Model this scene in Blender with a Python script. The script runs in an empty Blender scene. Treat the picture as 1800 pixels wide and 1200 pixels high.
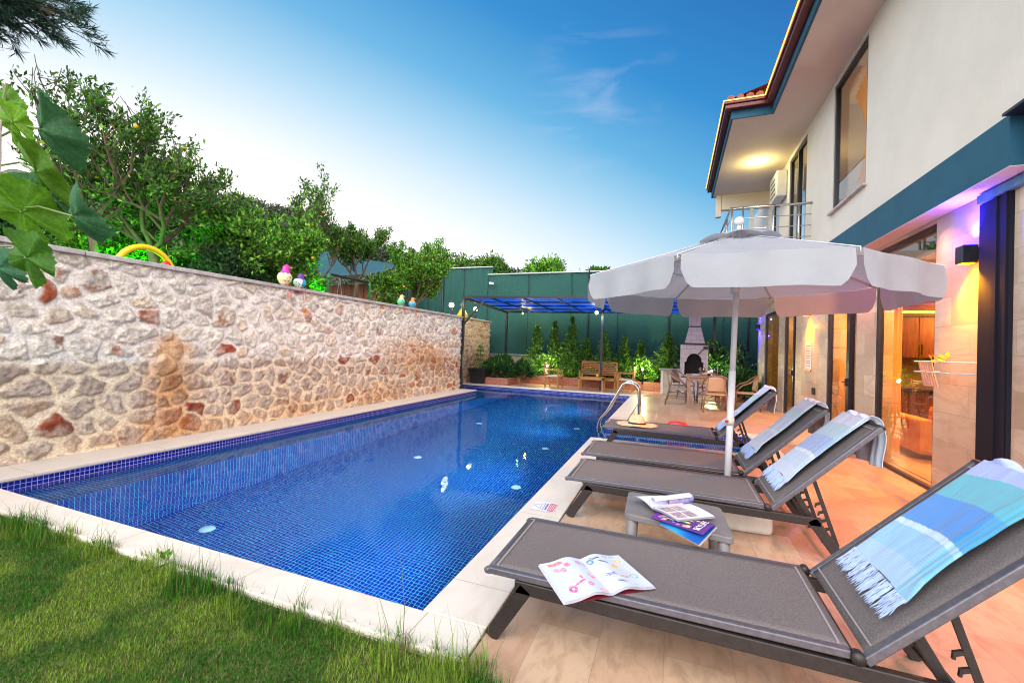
import bpy, math, random
import numpy as np
from mathutils import Vector, Matrix
S = bpy.context.scene
COL = S.collection
PI = math.pi
R = math.radians
# ------------------------------------------------------------------ camera
cam_d = bpy.data.cameras.new('camera'); cam = bpy.data.objects.new('camera', cam_d); COL.objects.link(cam)
cam_d.sensor_width = 36; cam_d.lens = 15.02; cam_d.clip_start = .02; cam_d.clip_end = 2000
def _n(v): v = np.array(v, float); return v/np.linalg.norm(v)
_Y = _n((282, -20, -751)); _X = _n((1996, -58, 751)); _X = _n(_X-_Y*(_X@_Y)); _Z = np.cross(_X, _Y)
CR = np.array([_X, _Y, _Z])
_M = Matrix(CR.tolist()).to_4x4(); _M.translation = (0, 0, 1.45); cam.matrix_world = _M
S.camera = cam
# ------------------------------------------------------------------ render
S.render.engine = 'CYCLES'
S.cycles.use_denoising = True
S.cycles.max_bounces = 10; S.cycles.diffuse_bounces = 4; S.cycles.glossy_bounces = 4
S.cycles.transmission_bounces = 8; S.cycles.transparent_max_bounces = 16
S.cycles.caustics_refractive = True; S.cycles.caustics_reflective = False
S.cycles.sample_clamp_indirect = 6.0; S.cycles.blur_glossy = .3
S.view_settings.view_transform = 'Standard'; S.view_settings.look = 'None'
S.cycles.filter_width = 1.05
S.view_settings.exposure = 0.12; S.view_settings.gamma = 1
# ------------------------------------------------------------------ world: dusk sky, sun just under the hill on the left
W = bpy.data.worlds.new('World'); S.world = W; W.use_nodes = True
nt = W.node_tree; nt.nodes.clear()
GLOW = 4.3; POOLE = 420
SUN_AZ, SUN_EL = R(-62), R(4)
def wn(t, **k):
    n = nt.nodes.new(t)
    for a, b in k.items(): setattr(n, a, b)
    return n
def lk(a, b): nt.links.new(a, b)
wo = wn('ShaderNodeOutputWorld'); bg = wn('ShaderNodeBackground'); add = wn('ShaderNodeAddShader'); bg2 = wn('ShaderNodeBackground')
sky = wn('ShaderNodeTexSky', sky_type='NISHITA', sun_disc=False, sun_elevation=SUN_EL, sun_rotation=SUN_AZ)
lk(sky.outputs[0], bg2.inputs[0]); bg2.inputs[1].default_value = .05
tc = wn('ShaderNodeTexCoord')
dt = wn('ShaderNodeVectorMath', operation='DOT_PRODUCT'); g = _n((-.86, .50, .12))
lk(tc.outputs['Generated'], dt.inputs[0]); dt.inputs[1].default_value = tuple(g)
sep = wn('ShaderNodeSeparateXYZ'); lk(tc.outputs['Generated'], sep.inputs[0])
# value = .62*dot(glow) - .75*elevation : 1 is the glow, falling to the deep blue overhead and to the right
m1 = wn('ShaderNodeMath', operation='MULTIPLY_ADD'); lk(sep.outputs[2], m1.inputs[0]); m1.inputs[1].default_value = -1.05; m1.inputs[2].default_value = .62
m2 = wn('ShaderNodeMath', operation='MULTIPLY_ADD'); lk(dt.outputs['Value'], m2.inputs[0]); m2.inputs[1].default_value = .62; lk(m1.outputs[0], m2.inputs[2])
cr = wn('ShaderNodeValToRGB'); lk(m2.outputs[0], cr.inputs[0])
def lin(c):
    return tuple((x/255/12.92 if x/255 <= .04045 else ((x/255+.055)/1.055)**2.4) for x in c)
el = cr.color_ramp.elements
stops = [(0.0, (0, 84, 158)), (.20, (0, 106, 186)), (.40, (14, 136, 208)), (.56, (92, 176, 226)), (.68, (165, 211, 240)), (.79, (216, 234, 250)), (.9, (246, 248, 255)), (1.0, (255, 253, 255))]
el[0].position = 0; el[0].color = (*lin(stops[0][1]), 1); el[1].position = 1; el[1].color = (*[v*1.25 for v in lin(stops[-1][1])], 1)
for p, c in stops[1:-1]:
    e = el.new(p); e.color = (*lin(c), 1)
# thin pinkish cloud wisps
mp = wn('ShaderNodeMapping'); lk(tc.outputs['Generated'], mp.inputs[0]); mp.inputs['Scale'].default_value = (3.2, 3.0, 14); mp.inputs['Rotation'].default_value = (0, .12, 0)
nz = wn('ShaderNodeTexNoise'); lk(mp.outputs[0], nz.inputs[0]); nz.inputs['Scale'].default_value = 1.3; nz.inputs['Detail'].default_value = 7; nz.inputs['Roughness'].default_value = .6; nz.inputs['Distortion'].default_value = .5
cl = wn('ShaderNodeMapRange'); lk(nz.outputs[0], cl.inputs[0]); cl.inputs[1].default_value = .50; cl.inputs[2].default_value = .85; cl.inputs[3].default_value = 0; cl.inputs[4].default_value = .38
dc = wn('ShaderNodeVectorMath', operation='DOT_PRODUCT'); lk(tc.outputs['Generated'], dc.inputs[0]); dc.inputs[1].default_value = tuple(_n(CR@np.array([150., 432., -751.])))
dm = wn('ShaderNodeMapRange'); lk(dc.outputs['Value'], dm.inputs[0]); dm.inputs[1].default_value = .987; dm.inputs[2].default_value = 1.0; dm.inputs[3].default_value = 0; dm.inputs[4].default_value = 1.25
mm = wn('ShaderNodeMath', operation='MULTIPLY'); lk(cl.outputs[0], mm.inputs[0]); lk(dm.outputs[0], mm.inputs[1])
mx = wn('ShaderNodeMix', data_type='RGBA'); lk(mm.outputs[0], mx.inputs[0]); lk(cr.outputs[0], mx.inputs[6]); mx.inputs[7].default_value = (.72, .74, .92, 1)
lk(mx.outputs[2], bg.inputs[0]); bg.inputs[1].default_value = .88
# added unseen sky fill: behind the camera, and rightward for the stone wall
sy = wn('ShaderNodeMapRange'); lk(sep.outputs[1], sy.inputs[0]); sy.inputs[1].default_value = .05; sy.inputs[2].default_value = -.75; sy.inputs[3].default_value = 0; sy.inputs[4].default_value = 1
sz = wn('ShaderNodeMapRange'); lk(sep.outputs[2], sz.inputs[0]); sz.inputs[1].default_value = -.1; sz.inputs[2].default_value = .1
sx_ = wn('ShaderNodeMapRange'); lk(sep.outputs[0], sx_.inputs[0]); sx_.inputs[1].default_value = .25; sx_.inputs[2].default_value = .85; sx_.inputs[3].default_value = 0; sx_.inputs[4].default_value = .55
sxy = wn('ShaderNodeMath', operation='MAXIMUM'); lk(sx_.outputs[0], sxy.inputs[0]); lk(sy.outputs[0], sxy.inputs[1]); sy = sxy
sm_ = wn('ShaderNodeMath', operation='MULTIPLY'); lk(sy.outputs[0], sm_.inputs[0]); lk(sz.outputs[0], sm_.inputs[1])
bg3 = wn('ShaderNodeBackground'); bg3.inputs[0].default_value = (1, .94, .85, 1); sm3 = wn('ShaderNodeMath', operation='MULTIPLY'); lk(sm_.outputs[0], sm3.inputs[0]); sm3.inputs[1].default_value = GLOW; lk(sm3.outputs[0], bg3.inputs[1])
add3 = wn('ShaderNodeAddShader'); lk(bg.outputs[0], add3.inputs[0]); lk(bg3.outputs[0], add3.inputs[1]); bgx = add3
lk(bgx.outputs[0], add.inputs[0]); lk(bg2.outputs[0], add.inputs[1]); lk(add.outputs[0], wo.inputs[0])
sd = bpy.data.lights.new('sun', 'SUN'); sd.energy = 1.2; sd.angle = R(45); sd.color = (1, .93, .88)  # added soft light from behind the camera; at dusk no sun is up
so = bpy.data.objects.new('sun', sd); COL.objects.link(so)
so.rotation_euler = Vector((-.12, -.62, .78)).to_track_quat('Z', 'Y').to_euler()

# ------------------------------------------------------------------ helpers
def tag(o, label=None, cat=None, group=None, kind=None):
    if label: o['label'] = label
    if cat: o['category'] = cat
    if group: o['group'] = group
    if kind: o['kind'] = kind
    return o
def thing(name, label, cat, loc=(0, 0, 0), rz=0, group=None):
    o = bpy.data.objects.new(name, None); COL.objects.link(o); o.location = loc; o.rotation_euler = (0, 0, rz); o.empty_display_size = .1
    return tag(o, label, cat, group)
class MB:
    def __init__(s): s.v = []; s.f = []; s.m = []; s.mi = 0
    def add(s, vs, fs):
        b = len(s.v); s.v += [tuple(p) for p in vs]; s.f += [tuple(b+i for i in f) for f in fs]; s.m += [s.mi]*len(fs); return s
    def box(s, x0, y0, z0, x1, y1, z1):
        if x0 > x1: x0, x1 = x1, x0
        if y0 > y1: y0, y1 = y1, y0
        if z0 > z1: z0, z1 = z1, z0
        return s.add([(x0, y0, z0), (x1, y0, z0), (x1, y1, z0), (x0, y1, z0), (x0, y0, z1), (x1, y0, z1), (x1, y1, z1), (x0, y1, z1)],
                     [(0, 3, 2, 1), (4, 5, 6, 7), (0, 1, 5, 4), (1, 2, 6, 5), (2, 3, 7, 6), (3, 0, 4, 7)])
    def beam(s, a, b, w, h, up=(0, 0, 1)):   # box running from a to b, w sideways, h along up
        a = Vector(a); b = Vector(b); d = (b-a).normalized(); u = Vector(up); sd_ = d.cross(u).normalized(); u = sd_.cross(d).normalized()
        vs = []
        for p in (a, b):
            for i, j in ((-1, -1), (1, -1), (1, 1), (-1, 1)): vs.append(p+sd_*(i*w/2)+u*(j*h/2))
        return s.add(vs, [(0, 1, 2, 3), (7, 6, 5, 4), (0, 4, 5, 1), (1, 5, 6, 2), (2, 6, 7, 3), (3, 7, 4, 0)])
    def tube(s, pts, r, n=8, caps=True):
        pts = [Vector(p) for p in pts]; rs = r if isinstance(r, (list, tuple)) else [r]*len(pts)
        ref = None; rings = []
        for i, p in enumerate(pts):
            d = (pts[min(i+1, len(pts)-1)]-pts[max(i-1, 0)])
            d = d.normalized() if d.length > 1e-9 else Vector((0, 0, 1))
            if ref is None: ref = d.orthogonal().normalized()
            ref = (ref-d*ref.dot(d)); ref = ref.normalized() if ref.length > 1e-6 else d.orthogonal().normalized()
            b = d.cross(ref)
            rings.append([p+(ref*math.cos(2*PI*k/n)+b*math.sin(2*PI*k/n))*rs[i] for k in range(n)])
        vs = [q for rg in rings for q in rg]; fs = []
        for i in range(len(rings)-1):
            for k in range(n): fs.append((i*n+k, i*n+(k+1) % n, (i+1)*n+(k+1) % n, (i+1)*n+k))
        if caps: fs.append(tuple(range(n))[::-1]); fs.append(tuple((len(rings)-1)*n+k for k in range(n)))
        return s.add(vs, fs)
    def lathe(s, prof, c=(0, 0, 0), n=24, sx=1, sy=1):
        vs = []; fs = []
        for r, z in prof:
            for k in range(n): a = 2*PI*k/n; vs.append((c[0]+r*math.cos(a)*sx, c[1]+r*math.sin(a)*sy, c[2]+z))
        for i in range(len(prof)-1):
            for k in range(n): fs.append((i*n+k, i*n+(k+1) % n, (i+1)*n+(k+1) % n, (i+1)*n+k))
        fs.append(tuple(range(n))[::-1]); fs.append(tuple((len(prof)-1)*n+k for k in range(n)))
        return s.add(vs, fs)
    def ball(s, c, r, n=10, sc=(1, 1, 1)):
        prof = [(max(1e-4, r*math.sin(PI*i/n)), -r*math.cos(PI*i/n)*sc[2]) for i in range(n+1)]
        return s.lathe(prof, c, max(6, n+2), sc[0], sc[1])
    def prism(s, poly, z0, z1):
        n = len(poly); vs = [(x, y, z0) for x, y in poly]+[(x, y, z1) for x, y in poly]
        return s.add(vs, [tuple(range(n))[::-1], tuple(range(n, 2*n))]+[(i, (i+1) % n, n+(i+1) % n, n+i) for i in range(n)])
    def grid(s, nu, nv, fn):
        vs = [fn(i/(nu-1), j/(nv-1)) for j in range(nv) for i in range(nu)]
        return s.add(vs, [(j*nu+i, j*nu+i+1, (j+1)*nu+i+1, (j+1)*nu+i) for j in range(nv-1) for i in range(nu-1)])
    def build(s, name, mat, parent=None, smooth=False, bevel=0, world=True, solid=0):
        off = Vector((0, 0, 0))
        if parent is not None and world:
            p = parent
            while p is not None: off += Vector(p.location); p = p.parent
        me = bpy.data.meshes.new(name); me.from_pydata([(v[0]-off.x, v[1]-off.y, v[2]-off.z) for v in s.v], [], s.f)
        for m in (mat if isinstance(mat, (list, tuple)) else [mat]): me.materials.append(m)
        if any(s.m): me.polygons.foreach_set('material_index', s.m)
        if smooth: me.polygons.foreach_set('use_smooth', [True]*len(me.polygons))
        me.update()
        o = bpy.data.objects.new(name, me); COL.objects.link(o); o.parent = parent
        if solid: md = o.modifiers.new('thickness', 'SOLIDIFY'); md.thickness = solid; md.offset = 0
        if bevel: md = o.modifiers.new('bevel', 'BEVEL'); md.width = bevel; md.segments = 2; md.limit_method = 'ANGLE'
        return o
def copy_tree(o, parent=None):
    c = o.copy(); COL.objects.link(c); c.parent = parent
    for ch in list(o.children): copy_tree(ch, c)
    return c
def npmesh(name, V, F, mat, parent=None, col=None, smooth=False):
    """V (n,3), F (m,4) numpy; col (n,3) point colours"""
    V = np.asarray(V, np.float32)
    if parent is not None:
        p = parent
        while p is not None: V = V-np.array(p.location, np.float32); p = p.parent
    me = bpy.data.meshes.new(name); k = F.shape[1]
    me.vertices.add(len(V)); me.vertices.foreach_set('co', V.ravel())
    me.loops.add(F.size); me.loops.foreach_set('vertex_index', F.astype(np.int32).ravel())
    me.polygons.add(len(F)); me.polygons.foreach_set('loop_start', np.arange(0, F.size, k, dtype=np.int32))
    if smooth: me.polygons.foreach_set('use_smooth', np.ones(len(F), bool))
    me.update(calc_edges=True)
    if col is not None:
        at = me.color_attributes.new('Col', 'FLOAT_COLOR', 'POINT')
        c4 = np.ones((len(V), 4), np.float32); c4[:, :3] = col; at.data.foreach_set('color', c4.ravel())
    me.materials.append(mat)
    o = bpy.data.objects.new(name, me); COL.objects.link(o); o.parent = parent
    return o
# value noise in numpy
def vnoise(x, y, seed=0, octs=4):
    x, y = np.broadcast_arrays(np.asarray(x, float), np.asarray(y, float))
    rng = np.random.RandomState(seed); T = rng.rand(64, 64); out = np.zeros_like(x); a = 1.; tot = 0
    for o in range(octs):
        xi = np.floor(x).astype(int); yi = np.floor(y).astype(int); fx = x-xi; fy = y-yi; fx = fx*fx*(3-2*fx); fy = fy*fy*(3-2*fy)
        g_ = lambda i, j: T[(yi+j) % 64, (xi+i) % 64]
        out += a*((g_(0, 0)*(1-fx)+g_(1, 0)*fx)*(1-fy)+(g_(0, 1)*(1-fx)+g_(1, 1)*fx)*fy); tot += a
        a *= .5; x = x*2+13.7; y = y*2+7.3
    return out/tot
def sstep(a, b, x): t = np.clip((x-a)/(b-a), 0, 1); return t*t*(3-2*t)

# ------------------------------------------------------------------ materials
def newmat(name):
    m = bpy.data.materials.new(name); m.use_nodes = True; n = m.node_tree; b = n.nodes['Principled BSDF']; return m, n, b
class NT:
    def __init__(s, n): s.n = n
    def N(s, t, ins=None, **k):
        x = s.n.nodes.new(t)
        for a, b in k.items(): setattr(x, a, b)
        for a, b in (ins or {}).items():
            if hasattr(b, 'is_output') or isinstance(b, bpy.types.NodeSocket): s.n.links.new(b, x.inputs[a])
            else: x.inputs[a].default_value = b
        return x
    def L(s, a, b): s.n.links.new(a, b)
def c4(c): return (*c, 1)
def mat(name, c, rough=.6, metal=0, c2=None, scale=8, bump=0, bscale=60, spec=.5, emit=None, es=0, sheen=0, stretch=(1, 1, 1), world=False, detail=5, lo=.35, hi=.65, coat=0, transl=0):
    m, n, b = newmat(name); q = NT(n)
    b.inputs['Base Color'].default_value = c4(c); b.inputs['Roughness'].default_value = rough; b.inputs['Metallic'].default_value = metal
    b.inputs['Specular IOR Level'].default_value = spec; b.inputs['Coat Weight'].default_value = coat
    if sheen: b.inputs['Sheen Weight'].default_value = sheen
    if world: src = q.N('ShaderNodeNewGeometry').outputs['Position']
    else: src = q.N('ShaderNodeTexCoord').outputs['Object']
    mp = q.N('ShaderNodeMapping', {'Vector': src, 'Scale': stretch}).outputs[0]
    if c2 is not None:
        nz = q.N('ShaderNodeTexNoise', {'Vector': mp, 'Scale': scale, 'Detail': detail, 'Roughness': .6})
        mr = q.N('ShaderNodeMapRange', {0: nz.outputs[0], 1: lo, 2: hi})
        mx = q.N('ShaderNodeMix', {0: mr.outputs[0], 6: c4(c), 7: c4(c2)}, data_type='RGBA'); q.L(mx.outputs[2], b.inputs['Base Color'])
    if bump:
        nb = q.N('ShaderNodeTexNoise', {'Vector': mp, 'Scale': bscale, 'Detail': 4})
        bp = q.N('ShaderNodeBump', {'Height': nb.outputs[0], 'Strength': bump, 'Distance': .01}); q.L(bp.outputs[0], b.inputs['Normal'])
    if emit: b.inputs['Emission Color'].default_value = c4(emit); b.inputs['Emission Strength'].default_value = es
    if transl:
        tr = q.N('ShaderNodeBsdfTranslucent', {'Color': c4(c)}); ms = q.N('ShaderNodeMixShader', {0: transl, 1: b.outputs[0], 2: tr.outputs[0]})
        q.L(ms.outputs[0], n.nodes['Material Output'].inputs[0])
    return m
def leafmat(name, transl=.35, rough=.5, mott=0):
    m, n, b = newmat(name); q = NT(n); a = q.N('ShaderNodeAttribute', attribute_name='Col')
    if mott:
        g0 = q.N('ShaderNodeNewGeometry').outputs['Position']; nz = q.N('ShaderNodeTexNoise', {'Vector': g0, 'Scale': 160, 'Detail': 8, 'Roughness': .75}); mr = q.N('ShaderNodeMapRange', {0: nz.outputs[0], 1: .3, 2: .7, 3: 1-mott, 4: 1+mott})
        hs = q.N('ShaderNodeHueSaturation', {'Value': mr.outputs[0], 'Color': a.outputs['Color']}); a = hs
        bp = q.N('ShaderNodeBump', {'Height': nz.outputs[0], 'Strength': .5, 'Distance': .002}); q.L(bp.outputs[0], b.inputs['Normal']); 
    q.L(a.outputs['Color'], b.inputs['Base Color']); b.inputs['Roughness'].default_value = rough; b.inputs['Specular IOR Level'].default_value = .35
    tr = q.N('ShaderNodeBsdfTranslucent', {'Color': a.outputs['Color']}); ms = q.N('ShaderNodeMixShader', {0: transl, 1: b.outputs[0], 2: tr.outputs[0]})
    q.L(ms.outputs[0], n.nodes['Material Output'].inputs[0]); return m
def paintmat(name, rough=.5, nscale=0, namt=.25, bump=0, bscale=80, sheen=0):
    m, n, b = newmat(name); q = NT(n); a = q.N('ShaderNodeAttribute', attribute_name='Col').outputs['Color']; b.inputs['Roughness'].default_value = rough
    g_ = q.N('ShaderNodeNewGeometry').outputs['Position']
    if nscale:
        nz = q.N('ShaderNodeTexNoise', {'Vector': g_, 'Scale': nscale, 'Detail': 8, 'Roughness': .7})
        mr = q.N('ShaderNodeMapRange', {0: nz.outputs[0], 1: .25, 2: .75, 3: 1-namt, 4: 1+namt})
        mx = q.N('ShaderNodeVectorMath', {0: a, 'Scale': mr.outputs[0]}, operation='SCALE'); a = mx.outputs[0]
    q.L(a, b.inputs['Base Color'])
    if sheen: b.inputs['Sheen Weight'].default_value = sheen
    if bump:
        nb = q.N('ShaderNodeTexNoise', {'Vector': g_, 'Scale': bscale, 'Detail': 6, 'Roughness': .65})
        bp = q.N('ShaderNodeBump', {'Height': nb.outputs[0], 'Strength': bump, 'Distance': .02}); q.L(bp.outputs[0], b.inputs['Normal'])
    return m
def tilemat(name, c1, c2, grout, w, h, gw, rough=.4, axes='XY', off=.5, vein=.5, veinc=(.3, .22, .15), nscale=6, vs=(1, 1, 1), bump=.3, gbump=True, squash=0):
    """stone tiles laid in world space; axes picks which world axes run along the courses"""
    m, n, b = newmat(name); q = NT(n); P = q.N('ShaderNodeNewGeometry').outputs['Position']
    s = q.N('ShaderNodeSeparateXYZ', {0: P}); i = 'XYZ'.index(axes[0]); j = 'XYZ'.index(axes[1])
    cv = q.N('ShaderNodeCombineXYZ', {0: s.outputs[i], 1: s.outputs[j]})
    br = q.N('ShaderNodeTexBrick', {'Vector': cv.outputs[0], 'Color1': c4(c1), 'Color2': c4(c2), 'Mortar': c4(grout), 'Scale': 1, 'Mortar Size': gw, 'Mortar Smooth': .1, 'Bias': 0, 'Brick Width': w, 'Row Height': h}, offset=off)
    mpv = q.N('ShaderNodeMapping', {'Vector': P, 'Scale': vs})
    nz = q.N('ShaderNodeTexNoise', {'Vector': mpv.outputs[0], 'Scale': nscale, 'Detail': 8, 'Roughness': .68, 'Distortion': .6})
    mr = q.N('ShaderNodeMapRange', {0: nz.outputs[0], 1: .46, 2: .74, 3: 0, 4: vein})
    mx = q.N('ShaderNodeMix', {0: mr.outputs[0], 6: br.outputs['Color'], 7: c4(veinc)}, data_type='RGBA')
    vo = q.N('ShaderNodeTexVoronoi', {'Vector': mpv.outputs[0], 'Scale': nscale*9}); pit = q.N('ShaderNodeMapRange', {0: vo.outputs[0], 1: .06, 2: .16, 3: .6, 4: 1})
    nz2 = q.N('ShaderNodeTexNoise', {'Vector': P, 'Scale': 3., 'Detail': 3}); pm = q.N('ShaderNodeMapRange', {0: nz2.outputs[0], 1: .5, 2: .6}); 
    pit2 = q.N('ShaderNodeMix', {0: pm.outputs[0], 2: 1., 3: pit.outputs[0]}, data_type='FLOAT')
    sc = q.N('ShaderNodeVectorMath', {0: mx.outputs[2], 'Scale': pit2.outputs[0]}, operation='SCALE')
    q.L(sc.outputs[0], b.inputs['Base Color']); b.inputs['Roughness'].default_value = rough
    sub = q.N('ShaderNodeMath', {0: nz.outputs[0], 1: br.outputs['Fac']}, operation='SUBTRACT')
    bp = q.N('ShaderNodeBump', {'Height': sub.outputs[0], 'Strength': bump, 'Distance': .004}); q.L(bp.outputs[0], b.inputs['Normal'])
    return m
M = {}
M['trav'] = tilemat('travertine_coping', (.66, .60, .53), (.70, .64, .57), (.42, .36, .30), 1.2, 3.1, .004, .45, 'XY', 0, .55, (.50, .42, .34), 2.2, (1, 3, 1))
M['travy'] = tilemat('travertine_coping_long', (.68, .61, .54), (.64, .58, .52), (.42, .36, .30), 1.2, 3.3, .004, .45, 'YX', 0, .55, (.50, .42, .34), 2.2, (3, 1, 1))
M['deck'] = tilemat('deck_stone_tiles', (.53, .375, .26), (.43, .26, .17), (.36, .25, .18), .61, .305, .0022, .30, 'YX', .37, .65, (.22, .125, .08), 5.5, (2.2, 1, 1))
M['wallstone'] = tilemat('travertine_cladding', (.66, .56, .43), (.46, .37, .27), (.40, .34, .28), .61, .305, .003, .55, 'YZ', .5, .85, (.36, .28, .21), 3.6, (1, .5, 1.5))
# pool mosaic: cobalt glass tiles with pale grout, in world space; the grout plane is picked by the face normal
def mosaic(name, pitch, gw):
    m, n, b = newmat(name); q = NT(n); G = q.N('ShaderNodeNewGeometry'); P = G.outputs['Position']
    s = q.N('ShaderNodeSeparateXYZ', {0: P}); ns = q.N('ShaderNodeSeparateXYZ', {0: G.outputs['True Normal']})
    tot = None
    for ax in range(3):
        fr = q.N('ShaderNodeMath', {0: s.outputs[ax], 1: pitch}, operation='DIVIDE'); f2 = q.N('ShaderNodeMath', {0: fr.outputs[0]}, operation='FRACT')
        # distance to the nearest line in tile units
        a = q.N('ShaderNodeMath', {0: f2.outputs[0], 1: .5}, operation='SUBTRACT'); a2 = q.N('ShaderNodeMath', {0: a.outputs[0]}, operation='ABSOLUTE')
        ln = q.N('ShaderNodeMapRange', {0: a2.outputs[0], 1: .5-gw*1.15, 2: .5-gw*.65}, clamp=True)
        na = q.N('ShaderNodeMath', {0: ns.outputs[ax]}, operation='ABSOLUTE'); nn = q.N('ShaderNodeMath', {0: na.outputs[0], 1: .5}, operation='LESS_THAN')
        w_ = q.N('ShaderNodeMath', {0: ln.outputs[0], 1: nn.outputs[0]}, operation='MULTIPLY')
        tot = w_.outputs[0] if tot is None else q.N('ShaderNodeMath', {0: tot, 1: w_.outputs[0]}, operation='MAXIMUM').outputs[0]
    sn = q.N('ShaderNodeVectorMath', {0: P, 'Scale': 1/pitch}, operation='SCALE'); fl = q.N('ShaderNodeVectorMath', {0: sn.outputs[0]}, operation='FLOOR')
    wh = q.N('ShaderNodeTexWhiteNoise', {0: fl.outputs[0]}, noise_dimensions='3D')
    cr = q.N('ShaderNodeMix', {0: wh.outputs[0], 6: (.0005, .013, .27, 1), 7: (.0006, .026, .38, 1)}, data_type='RGBA')
    mx = q.N('ShaderNodeMix', {0: tot, 6: cr.outputs[2], 7: (.12, .72, .92, 1)}, data_type='RGBA')
    q.L(mx.outputs[2], b.inputs['Base Color']); b.inputs['Roughness'].default_value = .25
    return m
M['mosaic'] = mosaic('blue_mosaic', .042, .05)
def darkmosaic():
    m = mosaic('waterline_mosaic', .042, .055); b = m.node_tree.nodes
    for x in b:
        if x.type == 'MIX' and not x.inputs[6].is_linked: x.inputs[6].default_value = (.004, .012, .20, 1); x.inputs[7].default_value = (.006, .02, .34, 1)
        elif x.type == 'MIX': x.inputs[7].default_value = (.42, .42, .75, 1)
    return m
M['mosaic_dark'] = darkmosaic()
# water: one refracting sheet
m, n, b = newmat('pool_water'); q = NT(n); n.nodes.remove(b)
P = q.N('ShaderNodeNewGeometry').outputs['Position']
w1 = q.N('ShaderNodeTexNoise', {'Vector': P, 'Scale': 1.7, 'Detail': 2.5, 'Roughness': .5}); w2 = q.N('ShaderNodeTexNoise', {'Vector': P, 'Scale': 9, 'Detail': 2})
ad = q.N('ShaderNodeMath', {0: w2.outputs[0], 1: .14, 2: w1.outputs[0]}, operation='MULTIPLY_ADD')
bp = q.N('ShaderNodeBump', {'Height': ad.outputs[0], 'Strength': .22, 'Distance': .022})
rf = q.N('ShaderNodeBsdfRefraction', {'Color': (.93, .98, 1, 1), 'Roughness': 0, 'IOR': 1.33, 'Normal': bp.outputs[0]})
gl = q.N('ShaderNodeBsdfGlossy', {'Color': (.38, .43, .50, 1), 'Roughness': .0, 'Normal': bp.outputs[0]})
fr = q.N('ShaderNodeFresnel', {'IOR': 1.33, 'Normal': bp.outputs[0]})
ms = q.N('ShaderNodeMixShader', {0: fr.outputs[0], 1: rf.outputs[0], 2: gl.outputs[0]}); q.L(ms.outputs[0], n.nodes['Material Output'].inputs[0]); M['water'] = m
def glassmat(name, tint=(.9, .92, .92), ior=1.5, extra=.02, rough=0):
    m, n, b = newmat(name); q = NT(n); n.nodes.remove(b)
    t = q.N('ShaderNodeBsdfTransparent', {'Color': c4(tint)}); g_ = q.N('ShaderNodeBsdfGlossy', {'Color': (1, 1, 1, 1), 'Roughness': rough})
    f = q.N('ShaderNodeFresnel', {'IOR': ior}); a = q.N('ShaderNodeMath', {0: f.outputs[0], 1: extra}, operation='ADD')
    ms = q.N('ShaderNodeMixShader', {0: a.outputs[0], 1: t.outputs[0], 2: g_.outputs[0]}); q.L(ms.outputs[0], n.nodes['Material Output'].inputs[0]); return m
M['glass'] = glassmat('window_glass', (.80, .81, .80), 1.52, .07)
M['bottle'] = glassmat('clear_glass', (.8, .85, .85), 1.5, .05)
M['plaster'] = mat('white_render', (.72, .68, .63), .85, c2=(.66, .625, .58), scale=1.4, bump=.35, bscale=90, world=True)
M['soffit'] = mat('soffit_render', (.66, .58, .49), .9, c2=(.62, .54, .45), scale=2, bump=.2, bscale=90, world=True)
M['teal'] = mat('teal_painted_render', (.008, .080, .145), .75, c2=(.011, .098, .17), scale=3, bump=.3, bscale=110, world=True)
M['grayblock'] = mat('blue_grey_concrete', (.10, .24, .33), .85, c2=(.06, .18, .26), scale=9, bump=.4, bscale=70, world=True)
M['frame'] = mat('dark_metal_frame', (.012, .014, .022), .38, .3, c2=(.02, .022, .03), scale=30)
M['gutter'] = mat('dark_red_gutter', (.13, .018, .018), .35, .1, c2=(.09, .012, .012), scale=12)
M['rooftile'] = mat('terracotta_roof', (.36, .10, .045), .8, c2=(.22, .055, .03), scale=14, bump=.4)
M['led'] = mat('orange_led_strip', (1, .5, .1), .5, emit=(1, .42, .07), es=2.2)
M['steel'] = mat('brushed_steel', (.62, .60, .58), .22, 1, c2=(.5, .48, .46), scale=30)
M['chrome'] = mat('polished_steel', (.75, .74, .72), .1, 1)
M['sling'] = mat('taupe_sling_fabric', (.185, .158, .158), .85, c2=(.11, .096, .10), scale=190, bump=.6, bscale=420, detail=2, stretch=(1, .6, 1))
M['slingedge'] = mat('sling_hem', (.30, .28, .29), .75, c2=(.24, .22, .22), scale=150)
M['alu'] = mat('anthracite_rail', (.030, .024, .024), .42, .3, c2=(.020, .016, .016), scale=50, bump=.08, bscale=300)
M['alul'] = mat('seat_side_rail', (.13, .125, .15), .35, .4, c2=(.09, .085, .105), scale=40)
M['plastic'] = mat('grey_resin', (.18, .165, .17), .5, c2=(.145, .135, .14), scale=10, bump=.1, bscale=200)
M['blackplastic'] = mat('black_plastic', (.012, .012, .014), .45, c2=(.02, .02, .022), scale=8)
M['whiteplastic'] = mat('white_plastic', (.62, .60, .55), .5, c2=(.5, .47, .42), scale=6)
M['whitepaint'] = mat('white_painted_metal', (.60, .60, .64), .35, c2=(.55, .55, .60), scale=12)
M['canvas'] = mat('white_canvas', (.40, .43, .48), .9, c2=(.36, .385, .44), scale=5, bump=.9, bscale=7, transl=.35)
M['slingcanvas'] = mat('canvas_seam', (.50, .51, .58), .9)
M['teak'] = mat('teak_wood', (.46, .21, .055), .5, c2=(.33, .13, .03), scale=9, stretch=(1, 1, 6), bump=.15)
M['wicker'] = mat('brown_wicker', (.30, .16, .09), .6, c2=(.18, .09, .05), scale=90, bump=.5, bscale=160)
M['weave'] = mat('cream_wicker_weave', (.62, .40, .24), .65, c2=(.42, .24, .13), scale=120, bump=.6, bscale=180)
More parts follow.
